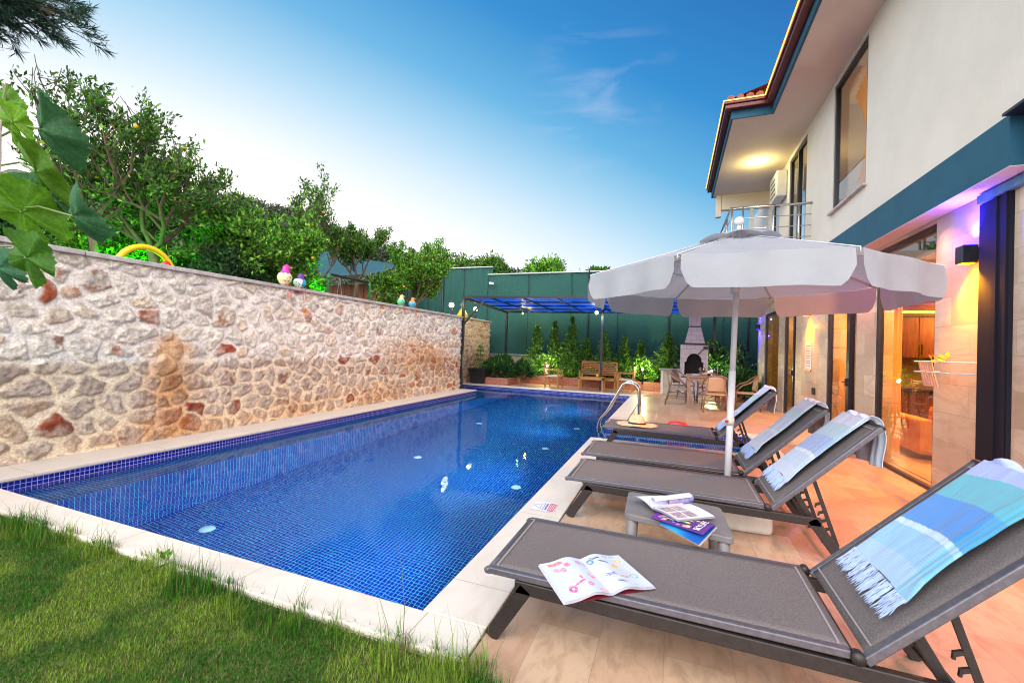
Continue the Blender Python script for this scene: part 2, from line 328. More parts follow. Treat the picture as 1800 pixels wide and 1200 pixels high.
M['brick'] = tilemat('red_clay_brick', (.46, .14, .085), (.34, .09, .06), (.40, .28, .22), .22, .075, .008, .8, 'XZ', .5, .3, (.2, .06, .04), 20)
M['bbq'] = tilemat('lilac_white_block', (.60, .55, .60), (.52, .47, .54), (.33, .28, .33), .30, .16, .006, .85, 'XZ', .5, .3, (.4, .33, .38), 12)
M['black'] = mat('soot_black', (.008, .007, .007), .9)
M['granite'] = mat('grey_granite_top', (.38, .36, .36), .3, c2=(.22, .21, .22), scale=60)
M['net'] = mat('green_shade_net', (.002, .040, .034), .8, c2=(.008, .095, .078), scale=60, stretch=(1, 1, .35), world=True, bump=.6, bscale=130, lo=.36, hi=.64)
M['netseam'] = mat('dark_net_seam', (.002, .022, .02), .9)
M['tent'] = mat('teal_shade_cloth', (.003, .048, .068), .8, c2=(.004, .062, .088), scale=3, bump=.3, bscale=60)
M['pergola'] = mat('blue_roof_sheet', (.012, .10, .60), .5, c2=(.003, .02, .20), scale=2.2, transl=.5, lo=.42, hi=.58)
M['cream'] = mat('cream_lime_wall', (.55, .52, .42), .9, c2=(.42, .40, .30), scale=5, bump=.2, world=True)
M['cap'] = mat('grey_stone_cap', (.52, .50, .49), .8, c2=(.36, .34, .33), scale=9, bump=.5, bscale=60, world=True)
M['soil'] = mat('brown_soil', (.10, .065, .04), .95, c2=(.05, .035, .02), scale=25, bump=.8, bscale=40, world=True)
M['earth'] = mat('dry_ground', (.09, .10, .045), .95, c2=(.045, .07, .025), scale=.8, bump=.5, bscale=10, world=True)
M['lawnbase'] = mat('lawn_earth', (.05, .075, .012), .95, c2=(.09, .11, .02), scale=9, bump=.6, bscale=60, world=True)
M['bark'] = mat('citrus_bark', (.13, .095, .065), .9, c2=(.07, .05, .035), scale=14, bump=.8, bscale=40, stretch=(1, 1, .3))
M['leaf'] = leafmat('leaf_foliage'); M['bigleaf'] = leafmat('broad_leaf', .5, .6, .4); M['grass'] = leafmat('grass_blades', .4, .6)
M['orange'] = mat('orange_fruit', (.75, .33, .02), .45, c2=(.8, .45, .03), scale=6)
M['straw'] = mat('straw', (.86, .66, .42), .8, c2=(.66, .46, .25), scale=60, bump=.6, bscale=160)
M['red'] = mat('red_plastic', (.62, .012, .015), .4)
M['yellow'] = mat('yellow_plastic', (.75, .55, .01), .4)
M['blackleather'] = mat('black_band', (.015, .012, .012), .6)
M['bulb'] = mat('lit_warm_bulb', (1, 1, .8), .5, emit=(1, .93, .72), es=7)
M['bulbg'] = mat('lit_white_bulb', (1, 1, .9), .5, emit=(.9, 1, .85), es=7)
M['lampdisc'] = mat('lit_ceiling_disc', (1, 1, .8), .5, emit=(1, .92, .55), es=9)
M['poollamp'] = mat('pool_lamp_lens', (.8, 1, 1), .4, emit=(.45, .95, 1), es=4)
M['inlet'] = mat('white_pool_fitting', (.62, .95, .95), .5)
M['stone'] = paintmat('rubble_stone', .9, 42, .5, .9, 60)
M['paint'] = paintmat('painted_print', .45)
M['ceramic'] = paintmat('painted_ceramic', .35)
M['towel'] = paintmat('striped_cotton', .9, 260, .12, .5, 330, .3)
M['fringe'] = mat('cotton_fringe', (.46, .58, .86), .9, c2=(.34, .46, .78), scale=30)

# ================================================================== SETTING
STR = 'structure'
def struct(name, mb, mt, **k): return tag(mb.build(name, mt, None, **k), kind=STR)
WZ = -.13; PF = -1.72
# ground far around
g_ = MB(); g_.box(-400, 19.2, -.6, 400, 600, -.3); g_.box(-400, -300, -.6, 400, -6, -.3); g_.box(-400, -6, -.6, -7.8, 19.2, -.3); g_.box(8.5, -6, -.6, 400, 19.2, -.3)
struct('ground', g_, M['earth'])
# deck slabs (top at z=0)
d = MB(); d.box(-.845, -5.9, -.2, 8.5, 6.94, 0); d.box(1.60, 6.94, -.2, 8.5, 9.06, 0); d.box(-.845, 9.06, -.2, 8.5, 14.72, 0); d.box(-7.6, 15.02, -.2, 8.5, 19.1, -.001)
struct('deck', d, M['deck'])
# coping
cp = MB(); cp.box(-7.6, 1.80, -.035, -.86, 2.05, .002); cp.box(-7.6, 1.79, -.3, -.86, 1.82, -.037)
cp.box(-7.6, 14.70, -.035, -1.25, 15.02, .002)
c2_ = MB(); c2_.box(-1.24, 2.052, -.035, -.86, 7.18, .002); c2_.box(-1.24, 8.82, -.035, -.86, 15.02, .002)
c2_.box(-.858, 6.94, -.035, 1.60, 7.18, .002); c2_.box(-.858, 8.82, -.035, 1.60, 9.06, .002); c2_.box(1.33, 7.182, -.035, 1.60, 8.818, .002)
c2_.box(-6.66, 2.052, -.035, -6.06, 12.92, .002)
struct('coping_near', cp, M['trav'], bevel=.008); struct('coping', c2_, M['travy'], bevel=.008)
# slot drain along the coping
s_ = MB(); s_.box(-.860, 1.6, -.03, -.845, 6.94, -.012); s_.box(-.860, 9.06, -.03, -.845, 14.7, -.012); struct('slot_drain', s_, mat('drain_brown', (.10, .055, .04), .7))
# pool basin
p = MB()
def qd(*v): p.add(v, [tuple(range(len(v)))])
t0 = -.036
XL, XR, Y0, Y1, XN, YN = -6.08, -1.22, 2.05, 14.72, -7.55, 12.94; LX = -5.50; LZ = -.30
qd((LX, Y0, PF), (XR, Y0, PF), (XR, Y1, PF), (LX, Y1, PF))                      # floor
qd((LX, Y0, PF), (LX, Y1, PF), (LX, Y1, LZ), (LX, Y0, LZ))                      # face of the ledge
qd((XL, Y0, LZ), (LX, Y0, LZ), (LX, Y1, LZ), (XN, Y1, LZ), (XN, YN, LZ), (XL, YN, LZ))
qd((XR, Y1, PF), (LX, Y1, PF), (LX, Y1, WZ-.02), (XR, Y1, WZ-.02)); qd((LX, Y0, PF), (XR, Y0, PF), (XR, Y0, WZ-.02), (LX, Y0, WZ-.02))
qd((XR, Y0, PF), (XR, 7.18, PF), (XR, 7.18, WZ-.02), (XR, Y0, WZ-.02)); qd((XR, 8.82, PF), (XR, Y1, PF), (XR, Y1, WZ-.02), (XR, 8.82, WZ-.02))
EZ = -.62; qd((XR, 7.18, EZ), (1.35, 7.18, EZ), (1.35, 8.82, EZ), (XR, 8.82, EZ)); qd((XR, 7.18, PF), (XR, 8.82, PF), (XR, 8.82, EZ), (XR, 7.18, EZ))
qd((XR, 7.18, EZ), (1.35, 7.18, EZ), (1.35, 7.18, WZ-.02), (XR, 7.18, WZ-.02)); qd((1.35, 7.18, EZ), (1.35, 8.82, EZ), (1.35, 8.82, WZ-.02), (1.35, 7.18, WZ-.02)); qd((XR, 8.82, EZ), (1.35, 8.82, EZ), (1.35, 8.82, WZ-.02), (XR, 8.82, WZ-.02))
qd((LX, Y1, LZ), (XN, Y1, LZ), (XN, Y1, WZ-.02), (LX, Y1, WZ-.02)); 
struct('pool_basin', p, M['mosaic'])
p = MB()
def band(a, b, z0=LZ-.001):
    qd((a[0], a[1], z0), (b[0], b[1], z0), (b[0], b[1], t0), (a[0], a[1], t0))
band((XL, Y0), (XL, YN)); band((XL, YN), (XN, YN)); band((XN, YN), (XN, Y1))
for a, b in (((XN, Y1), (XR, Y1)), ((XR, Y0), (XR, 7.18)), ((XR, 8.82), (XR, Y1)), ((XR, 7.18), (1.35, 7.18)), ((1.35, 7.18), (1.35, 8.82)), ((XR, 8.82), (1.35, 8.82)), ((XL, Y0), (XR, Y0))): band(a, b, WZ-.021)
struct('pool_waterline', p, M['mosaic_dark'])
w = MB(); w.add([(XL, Y0, WZ), (XR, Y0, WZ), (XR, 7.18, WZ), (1.35, 7.18, WZ), (1.35, 8.82, WZ), (XR, 8.82, WZ), (XR, Y1, WZ), (XN, Y1, WZ), (XN, YN, WZ), (XL, YN, WZ)], [tuple(range(10))])
struct('water', w, M['water'])
# lawn earth
l = MB(); l.box(-7.6, -5.9, -.3, -.86, 1.79, -.03); struct('lawn_ground', l, M['lawnbase'])
# upper garden terrace behind the stone wall
l = MB(); l.box(-60, -20, -.3, -7.05, 12.84, 2.22); l.box(-60, 12.84, -.3, -7.98, 17.3, 2.22); struct('garden_terrace', l, M['soil'])
l = MB(); l.box(-60, 17.3, -.3, -8.2, 40, 2.1); l.box(-8.2, 18.2, -.3, -7.6, 40, 2.1); struct('back_terrace', l, M['earth'])

# hillside with scrub ------------------------------------------------
def hill_z(x, y):
    rx = np.array([-260, -140, -95, -83, -70, -57, -46.4, -37, -29, -18, -10, 0, 20, 60, 260]); rz = np.array([40, 33, 28, 25.0, 22.0, 19.2, 17.6, 13.4, 10.2, 8.6, 7.8, 7.0, 6.0, 4, 2])
    top = np.interp(x, rx, rz); t = np.clip((y-24)/16, 0, 1); s = t*t*(3-2*t)
    return 1.9+(top-1.9)*s*(1-.9*np.clip((y-41)/40, 0, 1))+ (vnoise(x*.25+50, y*.25+50, 5)-.5)*2.2*t
nx, ny = 150, 50
xs = np.linspace(-200, 160, nx); ys = np.linspace(19.3, 90, ny); XX, YY = np.meshgrid(xs, ys); ZZ = hill_z(XX, YY)
F = (np.arange(nx-1)[None, :]+np.arange(ny-1)[:, None]*nx).reshape(-1, 1)+np.array([0, 1, nx+1, nx])[None, :]
tag(npmesh('hillside', np.stack([XX, YY, ZZ], -1).reshape(-1, 3), F, M['earth'], smooth=True), kind=STR)

# ------------------------------------------------------------------ foliage
def leaf_quads(P_, size, asp, rng, cols, colw, up=.35, droop=0., sv=.35, D=None):
    """one folded 4-vertex leaf at each point; returns V, F, C"""
    n_ = len(P_); d_ = rng.normal(size=(n_, 3))
    if D is not None: d_ = d_*.55+D
    d_[:, 2] += up-droop; d_ /= np.linalg.norm(d_, axis=1)[:, None]+1e-9
    r_ = rng.normal(size=(n_, 3)); s_ = np.cross(d_, r_); s_ /= np.linalg.norm(s_, axis=1)[:, None]+1e-9; nn = np.cross(s_, d_)
    L_ = (size*(1-sv+2*sv*rng.rand(n_)))[:, None]; w_ = L_*asp*.5
    a = P_; b_ = P_+d_*L_*.5+s_*w_+nn*w_*.35; c_ = P_+d_*L_; e_ = P_+d_*L_*.5-s_*w_+nn*w_*.35
    V = np.stack([a, b_, c_, e_], 1).reshape(-1, 3); F_ = np.arange(4*n_).reshape(-1, 4)
    ci = rng.choice(len(cols), n_, p=np.array(colw)/sum(colw)); C = np.array(cols)[ci]*(.45+1.9*rng.rand(n_)**1.4)[:, None]
    return V, F_, np.repeat(C, 4, 0)
def joinVF(parts):
    V = np.concatenate([a for a, _, _ in parts]); C = np.concatenate([c for _, _, c in parts]); o = 0; Fs = []
    for a, f, _ in parts: Fs.append(f+o); o += len(a)
    return V, np.concatenate(Fs), C
GREEN = dict(citrus=([(.035, .10, .018), (.06, .16, .02), (.12, .24, .03), (.22, .26, .03)], [4, 4, 2, .5]),
             dark=([(.018, .05, .02), (.03, .08, .025), (.06, .12, .04)], [4, 4, 1.5]),
             bright=([(.06, .19, .02), (.12, .30, .03), (.22, .38, .03), (.03, .09, .015)], [4, 4, 2, 2]),
             scrub=([(.05, .07, .045), (.035, .06, .03), (.09, .10, .065), (.13, .12, .09), (.05, .10, .03)], [4, 4, 3, 1, 2]),
             thuja=([(.06, .17, .025), (.12, .28, .035), (.035, .10, .02), (.22, .36, .06)], [4, 4, 3, 1.5]),
             laurel=([(.02, .075, .02), (.035, .12, .025), (.09, .22, .04)], [5, 4, 1.5]))
def grow(mb, rng, p0, d0, L_, r0, depth, out, spread=.7, upb=.25, kids=(2, 4), shr=.72, r_shr=.62, segs=4):
    pts = [Vector(p0)]; d_ = Vector(d0).normalized(); rr = [r0]
    for i in range(segs):
        d_ = (d_+Vector(rng.normal(size=3))*.16+Vector((0, 0, upb*.22))).normalized(); pts.append(pts[-1]+d_*L_/segs); rr.append(r0*(1-.35*(i+1)/segs))
    mb.tube(pts, rr, 6 if r0 > .012 else 3, caps=False)
    if depth <= 1:
        out.append([tuple(x) for x in pts])
    if depth > 0:
        for k in range(rng.randint(kids[0], kids[1]+1)):
            t = .45+.55*rng.rand(); i = min(segs-1, int(t*segs)); bp_ = pts[i].lerp(pts[i+1], t*segs-i)
            nd = (d_+Vector(rng.normal(size=3))*spread+Vector((0, 0, upb))).normalized()
            grow(mb, rng, bp_, nd, L_*shr*(.75+.5*rng.rand()), r0*r_shr, depth-1, out, spread, upb, kids, shr, r_shr, segs)
def tree(name, label, cat, base, limbs, L_, r0, depth, leaf, asp, npt, pal, seed, trunk_h=.5, spread=.7, upb=.3, kids=(2, 4), group=None, fruit=0, shr=.72, lean=(0, 0), scatter=.05, mt=None, bare=0):
    rng = np.random.RandomState(seed); t = thing(name, label, cat, base, 0, group); b_ = Vector(base); tr = MB(); out = []
    top = b_+Vector((lean[0]*trunk_h, lean[1]*trunk_h, trunk_h)); mid = b_.lerp(top, .5)+Vector((rng.normal()*.04, rng.normal()*.04, 0))
    tr.tube([b_+Vector((0, 0, -.1)), mid, top], [r0*1.35, r0*1.1, r0], 9)
    for k in range(limbs):
        a = 2*PI*(k+rng.rand()*.6)/limbs
        grow(tr, rng, top-Vector((0, 0, .05*rng.rand())), (math.cos(a)*spread*1.2+lean[0], math.sin(a)*spread*1.2+lean[1], .9), L_*(.8+.4*rng.rand()), r0*.62, depth, out, spread, upb, kids, shr)
    tr.build('trunk', M['bark'], t, smooth=True)
    A = np.array(out)  # (n, segs+1, 3)
    if bare: A = A[rng.rand(len(A)) > bare]
    n_ = len(A)*npt; ii = rng.randint(0, len(A), n_); tt = np.clip(rng.rand(n_)**.7, 0, .999)*(A.shape[1]-1); k = tt.astype(int); f = (tt-k)[:, None]
    P_ = A[ii, k]*(1-f)+A[ii, k+1]*f+rng.normal(size=(n_, 3))*scatter
    D = A[ii, -1]-A[ii, 0]; D /= np.linalg.norm(D, axis=1)[:, None]
    V, F_, C = leaf_quads(P_, leaf, asp, rng, *GREEN[pal], D=D*.6)
    npmesh('crown', V, F_, mt or M['leaf'], t, C)
    if fruit:
        fm = MB()
        for k in range(fruit):
            e = A[rng.randint(len(A)), -1]+rng.normal(size=3)*.06; fm.ball(e-np.array([0, 0, .05]), .036, 6)
        tag(fm.build('fruit', M['orange'], t, smooth=True), 'ripe oranges')
    return t
def bush(name, label, cat, c, rad, n_, leaf, asp, pal, seed, group=None, clumps=26, up=.3, flat=.25, mt=None, stems=True):
    """foliage mass built of many leaf clumps at the ends of stems, lumpy outline with gaps"""
    rng = np.random.RandomState(seed); t = thing(name, label, cat, c, 0, group); cc = np.array(c); rad = np.array(rad)
    d_ = rng.normal(size=(clumps, 3)); d_ /= np.linalg.norm(d_, axis=1)[:, None]; d_[:, 2] = np.abs(d_[:, 2])*1.0-flat*.3
    ctr = cc+np.array([0, 0, rad[2]*.35])+d_*rad*np.array([.8, .8, .62])*(.55+.45*rng.rand(clumps, 1))
    cr_ = (.20+.20*rng.rand(clumps))*min(rad)*1.25
    per = n_//clumps; P_ = []
    for k in range(clumps):
        q_ = rng.normal(size=(per, 3)); q_ /= np.linalg.norm(q_, axis=1)[:, None]; P_.append(ctr[k]+q_*cr_[k]*(.45+.65*rng.rand(per, 1)))
    P_ = np.concatenate(P_); P_ = P_[P_[:, 2] > c[2]+.02]
    if stems:
        sm = MB()
        for k in range(0, clumps, 1):
            e = Vector(ctr[k]); b0 = Vector((c[0]+(e.x-c[0])*.15, c[1]+(e.y-c[1])*.15, c[2])); sm.tube([b0, b0.lerp(e, .5)+Vector((0, 0, .06)), e], [.02, .013, .006], 5)
        sm.build('stem', M['bark'], t)
    D = (P_-(cc+np.array([0, 0, rad[2]*.3])))/rad; D /= np.linalg.norm(D, axis=1)[:, None]+1e-9
    V, F_, C = leaf_quads(P_, leaf, asp, rng, *GREEN[pal], up=up, D=D*.7)
    npmesh('foliage', V, F_, mt or M['leaf'], t, C); return t

# hillside scrub: one mass nobody could count
rng = np.random.RandomState(3); N_ = 5200
bx = rng.rand(N_)*115-100; by = 22+rng.rand(N_)**.8*22; bz = hill_z(bx, by); per = 46
rad = (.35+.75*rng.rand(N_)); q_ = rng.normal(size=(N_, per, 3)); q_ /= np.linalg.norm(q_, axis=2)[:, :, None]
P_ = (np.stack([bx, by, bz+rad*.45], -1)[:, None, :]+q_*rad[:, None, None]*(.5+.6*rng.rand(N_, per, 1))*np.array([1, 1, .85])).reshape(-1, 3)
V, F_, C = leaf_quads(P_, .30, .5, rng, *GREEN['scrub'])
C *= np.repeat(np.repeat(.75+.5*rng.rand(N_), per), 4)[:, None]
tag(npmesh('hillside_scrub', V, F_, M['leaf'], None, C), kind='stuff')

# ------------------------------------------------------------------ rubble stone walls
def rubble(origin, L_, H_, res, seed, parent, name='stone_face', stain=True):
    nu = int(L_/res)+1; nv = int(H_/res)+1
    u, v = np.meshgrid(np.linspace(0, L_, nu), np.linspace(0, H_, nv)); rng = np.random.RandomState(seed)
    wu = u+(vnoise(u*3.6, v*3.6, seed+1, 5)-.5)*.27; wv = v+(vnoise(u*3.6+9, v*3.6+5, seed+2, 5)-.5)*.20
    cw, ch = .315, .225; gx, gy = wu/cw, wv/ch; gi = np.floor(gx).astype(int); gj = np.floor(gy).astype(int)
    NJ = 64; NI = 128; jx = rng.rand(NJ, NI); jy = rng.rand(NJ, NI); sz = rng.rand(NJ, NI)
    d1 = np.full(u.shape, 9.); d2 = np.full(u.shape, 9.); idx = np.zeros(u.shape, int); rl = np.zeros(u.shape)
    for a in (-2, -1, 0, 1, 2):
        for b_ in (-2, -1, 0, 1, 2):
            I = (gi+a) % NI; J = (gj+b_) % NJ
            sx_ = (gi+a)+.12+.76*jx[J, I]+.5*((gj+b_) % 2); sy_ = (gj+b_)+.18+.64*jy[J, I]
            dd = np.hypot((gx-sx_)*cw, (gy-sy_)*ch*1.22)-(.055*sz[J, I])
            new = dd < d1; d2 = np.where(new, d1, np.minimum(d2, dd)); idx = np.where(new, J*NI+I, idx); d1 = np.where(new, dd, d1)
    edge = d2-d1; rmort = vnoise(u*6, v*6, seed+7, 4); small = sz.ravel()[idx]
    thr = .030+.075*rmort*(1-.45*small); st = sstep(thr-.022, thr+.026, edge)
    fine = vnoise(u*22, v*22, seed+3, 5); mid = vnoise(u*7, v*7, seed+4, 4)
    hgt = st*(.008+.020*sstep(0, .12, edge)*(.5+small))+(fine-.5)*.036*st+(mid-.5)*.03+(fine-.5)*.010
    # colours per stone
    K = rng.rand(NI*NJ); k = K[idx]; pal = np.array([(.68, .65, .61), (.76, .72, .66), (.54, .50, .46), (.72, .62, .49), (.60, .50, .39), (.34, .075, .03), (.58, .26, .13)])
    ed = np.array([.28, .56, .70, .84, .93, .965, 1.0]); ci = np.searchsorted(ed, k*.9999); sc_ = pal[ci]
    patch = sstep(.38, .56, vnoise(u*5+3, v*5+1, seed+6, 5)); pale = np.array((.62, .58, .55))
    sc_ = sc_*(1-.6*patch[..., None])+pale*(.6*patch[..., None])
    redmark = sstep(.62, .72, vnoise(u*9+30, v*9+4, seed+8, 4))*(rng.rand(NI*NJ)[idx] > .72); sc_ = sc_*(1-.75*redmark[..., None])+np.array((.36, .13, .07))*(.75*redmark[..., None])
    sc_ = sc_*(.48+1.0*fine)[..., None]
    lowm = 1-sstep(1.02, 1.16, v+(mid-.5)*.12)
    sc_ = sc_*(1-lowm[..., None]*np.array((.30, .38, .42)))
    mo = np.array((.88, .85, .84))*(1-lowm[..., None])+np.array((.84, .72, .57))*lowm[..., None]; mo = mo*(.82+.3*fine)[..., None]
    mo = mo*(1-.10*sstep(.06, .0, np.abs(edge-thr)))[..., None]
    C = sc_*st[..., None]+mo*(1-st[..., None]); ck = np.exp(-((edge-thr)/.010)**2)*sstep(.35, .6, vnoise(u*9+3, v*9, seed+11, 4)); C = C*(1-.30*ck)[..., None]
    C = C*np.array((1.03, 1.0, .93))
    if stain:
        def blob(cu, cv, ru, rv, s_): return s_*np.clip(1.25-np.hypot((u-cu)/ru, (v-cv)/rv)+(mid-.5)*.9, 0, 1)
        sm = np.clip(blob(5.0, .75, .35, .65, 1)+blob(4.95, 1.25, .25, .18, 1)+blob(10.9, 1.2, 1.6, .5, .7)+blob(12.6, .9, 1.6, .7, .6)+blob(9.6, .2, 1.4, .3, .6)+blob(7.2, .15, .8, .25, .6)+blob(5.2, .1, 1., .2, .7), 0, 1)[..., None]
        C = C*(1-sm)+(C*np.array((.86, .58, .36)))*sm
    else:
        C = C*np.array((.80, .66, .54))
    ox, oy, oz = origin
    V = np.stack([ox+hgt, oy+u, oz+v], -1).reshape(-1, 3)
    F_ = (np.arange(nu-1)[None, :]+np.arange(nv-1)[:, None]*nu).reshape(-1, 1)+np.array([0, 1, nu+1, nu])[None, :]
    return npmesh(name, V, F_, M['stone'], parent, C.reshape(-1, 3), smooth=True)
sw = thing('stone_wall', 'long white and brown rubble stone wall beside the pool, light grey cap', 'wall', (-6.85, 6, 0))
rubble((-6.655, -1.0, 0), 13.88, 2.37, .0135, 21, sw)
c_ = MB(); c_.box(-7.05, -1.0, 0, -6.67, 12.86, 2.368); c_.build('wall_core', M['cap'], sw)
c_ = MB()
for k in range(14): c_.box(-7.09, -1+k*.991, 2.372, -6.585, -1+k*.991+.985, 2.43)
c_.build('cap', M['cap'], sw, bevel=.008)
sw2 = thing('stone_wall', 'short set-back stone wall behind the black planter pot, brown at its foot', 'wall', (-7.75, 15, 0))
rubble((-7.60, 12.87, 0), 4.5, 2.5, .018, 40, sw2, stain=False)
c_ = MB(); c_.box(-7.95, 12.87, 0, -7.61, 17.35, 2.5); c_.build('wall_core', M['cap'], sw2)
c_ = MB(); c_.box(-8.0, 12.872, 2.51, -7.53, 17.38, 2.57); c_.build('cap', M['cap'], sw2, bevel=.01)

# ================================================================== VILLA
V_ = thing('villa', 'two-storey white villa with teal band, stone-clad ground floor and red-edged roof', 'house', (2.6, 9, 0))
def wall_open(mb, x0, x1, y0, y1, z0, z1, ops):
    ys = sorted({y0, y1, *[o for a in ops for o in a[:2]]}); 
    for a, b_ in zip(ys[:-1], ys[1:]):
        zs = [(z0, z1)]
        for (ya, yb, za, zb) in ops:
            if ya <= a+1e-6 and yb >= b_-1e-6:
                zs = [s for (s0, s1) in zs for s in ((s0, min(s1, za)), (max(s0, zb), s1)) if s[1]-s[0] > 1e-4]
        for s0, s1 in zs: mb.box(x0, a, s0, x1, b_, s1)
WX = 2.72
gops = [(6.09, 7.60, 0, 3.0), (8.25, 9.66, 0, 2.75), (11.8, 12.95, 0, 2.75), (13.55, 15.45, .12, 2.75)]
m_ = MB(); wall_open(m_, WX, WX+.22, 5.33, 16.6, 0, 3.04, gops); m_.box(WX, 3.2, 0, WX+.22, 4.925, 3.04); m_.box(2.80, 4.926, 0, 2.94, 5.329, 3.04); m_.build('ground_floor_wall', M['wallstone'], V_)
m_ = MB(); m_.box(2.5, 4.6, 3.05, 2.75, 16.7, 3.47); m_.box(2.5, 4.6, 3.475, 8, 4.62, 3.50); m_.build('teal_band', M['teal'], V_)
m_ = MB(); m_.box(2.501, 4.6, 3.045, 8.4, 16.7, 3.049); m_.build('entrance_soffit', M['plaster'], V_)
uops = [(7.40, 8.77, 3.95, 6.12), (10.35, 11.75, 3.49, 6.1), (12.75, 13.6, 3.49, 6.1)]
m_ = MB(); wall_open(m_, 2.503, 2.72, 4.46, 16.65, 3.472, 6.2, uops); m_.box(2.545, 2.0, 3.502, 2.72, 4.458, 6.2); m_.build('upper_wall', M['plaster'], V_)
m_ = MB(); m_.box(2.60, 2.8, 3.03, 2.95, 4.58, 3.44); m_.build('side_block', M['grayblock'], V_)
m_ = MB(); m_.box(2.66, 2.8, 2.95, 2.80, 5.30, 3.025); m_.build('concrete_lintel', M['grayblock'], V_)
m_ = MB(); m_.box(2.44, 2.8, 3.445, 3.4, 4.58, 3.468); m_.build('canopy_slab', M['frame'], V_)
# dark metal column
m_ = MB(); m_.box(2.69, 4.93, 0, 2.80, 5.32, 2.945)
for yy, w_ in ((4.95, .03), (5.07, .05)): m_.box(2.678, yy, 0, 2.70, yy+w_, 2.945)
m_.build('metal_column', mat('powder_coat_black', (.008, .009, .018), .8, c2=(.015, .016, .03), scale=220, spec=.2), V_)
# roof
m_ = MB(); m_.box(1.74, 1.0, 6.203, 8.3, 9.55, 6.24); m_.box(1.02, 9.55, 6.203, 8.3, 14.2, 6.24); m_.build('roof_soffit', M['soffit'], V_)
m_ = MB(); m_.box(1.70, 1.0, 6.20, 1.738, 9.51, 6.46); m_.box(.98, 9.51, 6.20, 1.738, 9.548, 6.46); m_.box(.98, 9.55, 6.20, 1.018, 14.2, 6.46); m_.box(.98, 14.2, 6.2, 4, 14.24, 6.46); m_.build('fascia', M['teal'], V_)
m_ = MB()
def gut(x0, y0, x1, y1):
    m_.box(x0, y0, x1 and 6.36, x1, y1, 6.47)
for dx, z0, z1 in ((0, 6.36, 6.44), (-.03, 6.442, 6.49)):
    m_.box(1.58+dx, 1.0, z0, 1.698, 9.39+dx, z1); m_.box(.86+dx, 9.39+dx, z0, 1.698, 9.508, z1); m_.box(.86+dx, 9.51, z0, .978, 14.2, z1)
m_.build('gutter', M['gutter'], V_, bevel=.01)
m_ = MB(); m_.tube([(1.545, 1, 6.505), (1.545, 9.355, 6.505), (.825, 9.355, 6.505), (.825, 14.2, 6.505)], .011, 6); m_.build('led_strip', M['led'], V_)
m_ = MB(); 
m_.add([(1.57, 1, 6.51), (1.57, 9.4, 6.51), (8.3, 9.4, 8.6), (8.3, 1, 8.6)], [(0, 1, 2, 3)]); m_.add([(.85, 9.38, 6.51), (.85, 14.3, 6.51), (8.3, 14.3, 8.8), (8.3, 9.38, 8.8)], [(0, 1, 2, 3)])
for k in range(30): y_ = 1.2+k*.27; m_.tube([(1.56, y_, 6.52), (3.0, y_, 6.98)], .075, 7)
for k in range(4): x_ = .95+k*.17; m_.tube([(x_, 9.36, 6.53), (x_, 9.60, 6.55)], .075, 7)
for k in range(17): y_ = 9.6+k*.27; m_.tube([(.84, y_, 6.52), (2.3, y_, 6.98)], .075, 7)
m_.build('roof', M['rooftile'], V_)
# far beam, post, closing wall
m_ = MB(); m_.box(1.25, 14.0, 5.75, 2.5, 14.18, 6.2); m_.box(1.1, 14.0, 5.55, 1.24, 14.18, 6.2); m_.build('far_beam', M['soffit'], V_)
m_ = MB(); m_.box(2.0, 14.02, 3.48, 2.1, 14.12, 5.75); m_.build('far_post', M['plaster'], V_)
# openings
def glazing(name, y0, y1, z0, z1, x=WX, mull=(), fw=.07, handle=None, label=None, trans=None, sill=False):
    m_ = MB(); a, b_ = x+.02, x+.09
    m_.box(a, y0, z0, b_, y0+fw, z1); m_.box(a, y1-fw, z0, b_, y1, z1); m_.box(a, y0+fw, z1-fw, b_, y1-fw, z1); m_.box(a, y0+fw, z0, b_, y1-fw, z0+fw*.7)
    for y_, w_ in mull: m_.box(a-.012, y_-w_/2, z0+fw*.7, b_, y_+w_/2, z1-fw)
    if trans: m_.box(a, y0+fw, trans, b_-.01, y1-fw, trans+.035)
    f_ = m_.build(name, M['frame'], V_, bevel=.004)
    if label: f_['label'] = label
    g2 = MB(); g2.add([(x+.05, y0+fw, z0+fw*.7), (x+.05, y1-fw, z0+fw*.7), (x+.05, y1-fw, z1-fw), (x+.05, y0+fw, z1-fw)], [(0, 3, 2, 1)]); g2.build('pane', M['glass'], f_)
    if handle:
        h = MB()
        for hy in handle: h.box(x-.03, hy-.012, 1.0, x+.01, hy+.012, 1.12); h.box(x-.04, hy-.012, 1.055, x-.022, hy+.10, 1.075)
        h.build('handle', M['blackplastic'], f_)
    if sill:
        s2 = MB(); s2.box(x-.055, y0-.05, z0-.035, x+.1, y1+.05, z0-.002); s2.build('sill', M['cap'], f_)
    return f_
glazing('patio_window', 6.09, 7.60, 0, 3.0, fw=.055, label='tall glass pane beside the stone pier')
glazing('terrace_door', 8.25, 9.66, 0, 2.75, mull=((8.62, .13),), handle=(8.60,), fw=.09)
glazing('terrace_door', 11.8, 12.95, 0, 2.75, mull=((12.05, .08),), handle=(12.05,), fw=.08)
glazing('side_window', 13.55, 15.45, .12, 2.75)
glazing('upper_window', 7.40, 8.77, 3.95, 6.12, x=2.5, sill=True)
glazing('balcony_door', 10.35, 11.75, 3.49, 6.1, x=2.5, mull=((11.05, .09),))
glazing('balcony_door', 12.75, 13.6, 3.49, 6.1, x=2.5)
